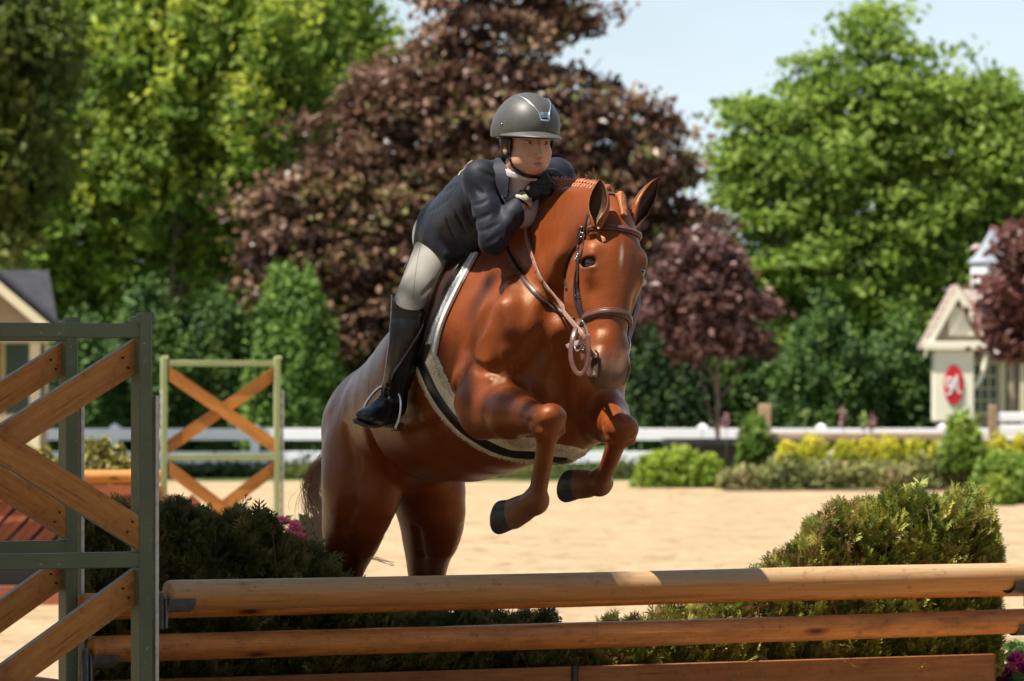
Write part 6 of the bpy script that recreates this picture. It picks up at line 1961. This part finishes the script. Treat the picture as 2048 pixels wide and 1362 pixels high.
# silver trim lines from the crown to the badge
def hray(u, z, off=.0015): return shell0.hit(hc+gR*u+gU*z+gF*.25, -gF, off=off)
silver = plain('silver_trim', (.55, .57, .60), .3, .5, .8)
bz = .022
trimL = [(.052, .094), (.040, .078), (.027, .055), (.019, bz+.018), (.015, bz-.004)]
cen = -.004
for s in (1, -1):
    P = []; N = []
    for u_, z_ in catmull([np.array(p) for p in trimL], 5):
        p, n_ = hray(cen+s*u_, z_); P.append(p[0]); N.append(n_[0])
    strap(P, N, .0042, .002, silver, 'trim_line', helmet)
P = []; N = []
for u_ in np.linspace(-.015, .015, 6):
    p, n_ = hray(cen+u_, bz-.004); P.append(p[0]); N.append(n_[0])
strap(P, N, .006, .002, silver, 'trim_line', helmet)
bd = MB(); grid = [[hray(cen+x*(.0165+.003*y), bz+.006+.017*y, .001)[0][0] for x in np.linspace(-1, 1, 5)] for y in np.linspace(0, 1, 4)]
for j in range(3):
    for i in range(4): bd.quad(grid[j][i], grid[j][i+1], grid[j+1][i+1], grid[j+1][i])
badge = bd.build('badge', plain('badge_blue', (.20, .24, .32), .25, .6, .4), helmet)
MB().tube([hray(cen-.012, bz+.003, .002)[0][0], hray(cen, bz+.001, .002)[0][0], hray(cen+.012, bz+.003, .002)[0][0]], .0022, 6).build('badge_slot', plain('slot', (.01, .01, .01), .4), helmet)
# small emblem on the badge: an angular mark in a ring segment
em = MB(); ec0 = (cen, bz+.016)
def ep(x, y): return hray(ec0[0]-x, ec0[1]+y, .0022)[0][0]
em.tube([ep(-.009*math.cos(a), .0055*math.sin(a)) for a in np.linspace(-.6, 2.4, 9)], .0006, 4)
em.tube([ep(-.004, -.004), ep(-.001, .004), ep(.002, -.003), ep(.006, .004)], .0007, 4)
em.build('emblem', silver, helmet)
p, n_ = shell0.hit(hc+gR*.25+gF*.028-gU*-.002, -gR, off=.001)
MB().tube([p[0], p[0]+n_[0]*.003], .0028, 10).build('rivet', steel, helmet)
# harness: side straps joining under the chin
ha = []
hm = MB()
for s in (1, -1):
    A0 = GP(s*.076, .022, .018); A1 = GP(s*.072, -.062, .018); Jn = GP(s*.066, .006, -.045)
    hm.tube(catmull([A0, GP(s*.075, .018, -.012), Jn], 4), 1.0, 8, True, flat=(.007, .0015), up=[gR*s]*9)
    hm.tube(catmull([A1, GP(s*.076, -.035, -.02), Jn], 4), 1.0, 8, True, flat=(.007, .0015), up=[gR*s]*9)
chin = catmull([GP(.066, .006, -.045), GP(.054, .020, -.078), GP(.030, .040, -.099), GP(0, .052, -.103), GP(-.030, .040, -.099), GP(-.054, .020, -.078), GP(-.066, .006, -.045)], 5)
hm.tube(chin, 1.0, 8, True, flat=(.009, .003), up=[nrm(p-GP(0, 0, -.03)) for p in chin])
hm.build('chin_strap', lea_black, helmet)
# dark padding visible under the rim, hair tucked behind the ear
pd = MB()
P = [hc+gR*math.sin(a)*.092+gF*math.cos(a)*.110-gU*.034 for a in np.linspace(0, 2*math.pi, 33)]
pd.tube(P, .009, 8, False); pd.build('liner', lea_black, helmet)
hb = Body()
hb.ell(GP(0, -.040, .0), (.078, .062, .075), GF, .02)
for s in (1, -1): hb.ell(GP(s*.068, -.010, .002), (.012, .030, .034), GF, .02)
hb.ell(GP(0, -.095, -.030), (.045, .035, .035), GF, .03)
V, Q = hb.mesh(.004)
mesh_np('hair', V, Q, plain('brown_hair', (.035, .02, .013), .55, .3, nscale=90, namp=.4, bump=.6), True, rider)
# ================================================================ the tree that shades the left of the jump
def shade_tree(label, foot, top, q0, q1, nc, seed, zr=(6.4, 9.8), sub=None):
    g = np.random.default_rng(seed)
    st = empty('shade_tree', foot, label, 'tree')
    q = np.stack([g.uniform(q0[0], q1[0], nc), g.uniform(q0[1], q1[1], nc), np.full(nc, 8.0)], 1)
    z = g.uniform(*zr, nc); C = q+SUN[None]*((z-8.0)/SUN[2])[:, None]
    idx = np.repeat(np.arange(nc), 130)
    P = C[idx]+g.normal(0, .18, (len(idx), 3))
    V, F, c = leaves(P, .095, np.array([.07, .13, .025])*g.uniform(.7, 1.4, len(idx))[:, None], g=g)
    mesh_np('crown', V, F, leaf_green, False, st, cols=c)
    m = MB(); tb = np.array(foot, float); tt = np.array(top, float)
    m.tube(catmull([tb, tb*.5+tt*.5+[.1, 0, 0], tt], 5), [.24, .23, .22, .21, .2, .19, .18, .17, .16, .15, .14], 10)
    for k in range(16):
        q_ = C[g.integers(nc)]; m.tube(catmull([tt-[0, 0, g.uniform(0, 2)], (tt+q_)/2-[0, 0, .3], q_], 3), [.08, .07, .06, .05, .04, .03, .02], 6)
    m.build('trunk', bark, st)
shade_tree('tree left of the jump whose crown shades the green wings', (-7.4, 16.0, 0), (-5.6, 16.4, 6.6), (-7.2, 13.5), (-3.08, 18.9), 430, 77)
shade_tree('added unseen tree whose crown shades the sand before the jump', (-5.4, 7.0, 0), (-3.2, 9.4, 6.4), (-7.0, 5.6), (3.0, 13.7), 620, 78)  # canopy added out of view to cut light bounced off the sand
# more trees stand round the near end of the arena, beside and behind the camera
def wood_belt(x0, y0, x1, y1, h, n, seed):
    g = np.random.default_rng(seed); t = g.uniform(0, 1, n)
    top = h*(.75+.25*np.sin(t*23+seed)*np.sin(t*9))
    P = np.stack([x0+(x1-x0)*t+g.normal(0, 1.2, n), y0+(y1-y0)*t+g.normal(0, 1.2, n), g.uniform(.1, 1, n)*top], 1)
    c = np.array([.05, .095, .022])*g.uniform(.5, 1.6, n)[:, None]
    V, F, cc = leaves(P, .30, c, g=g); o = mesh_np('near_wood', V, F, leaf_hedge, False, cols=cc); tag(o, kind='stuff')
wood_belt(-24, -16, -24, 62, 11, 34000, 1)
wood_belt(-24, -17, 26, -17, 11, 24000, 2)
wood_belt(28, -16, 30, 60, 9, 28000, 3)
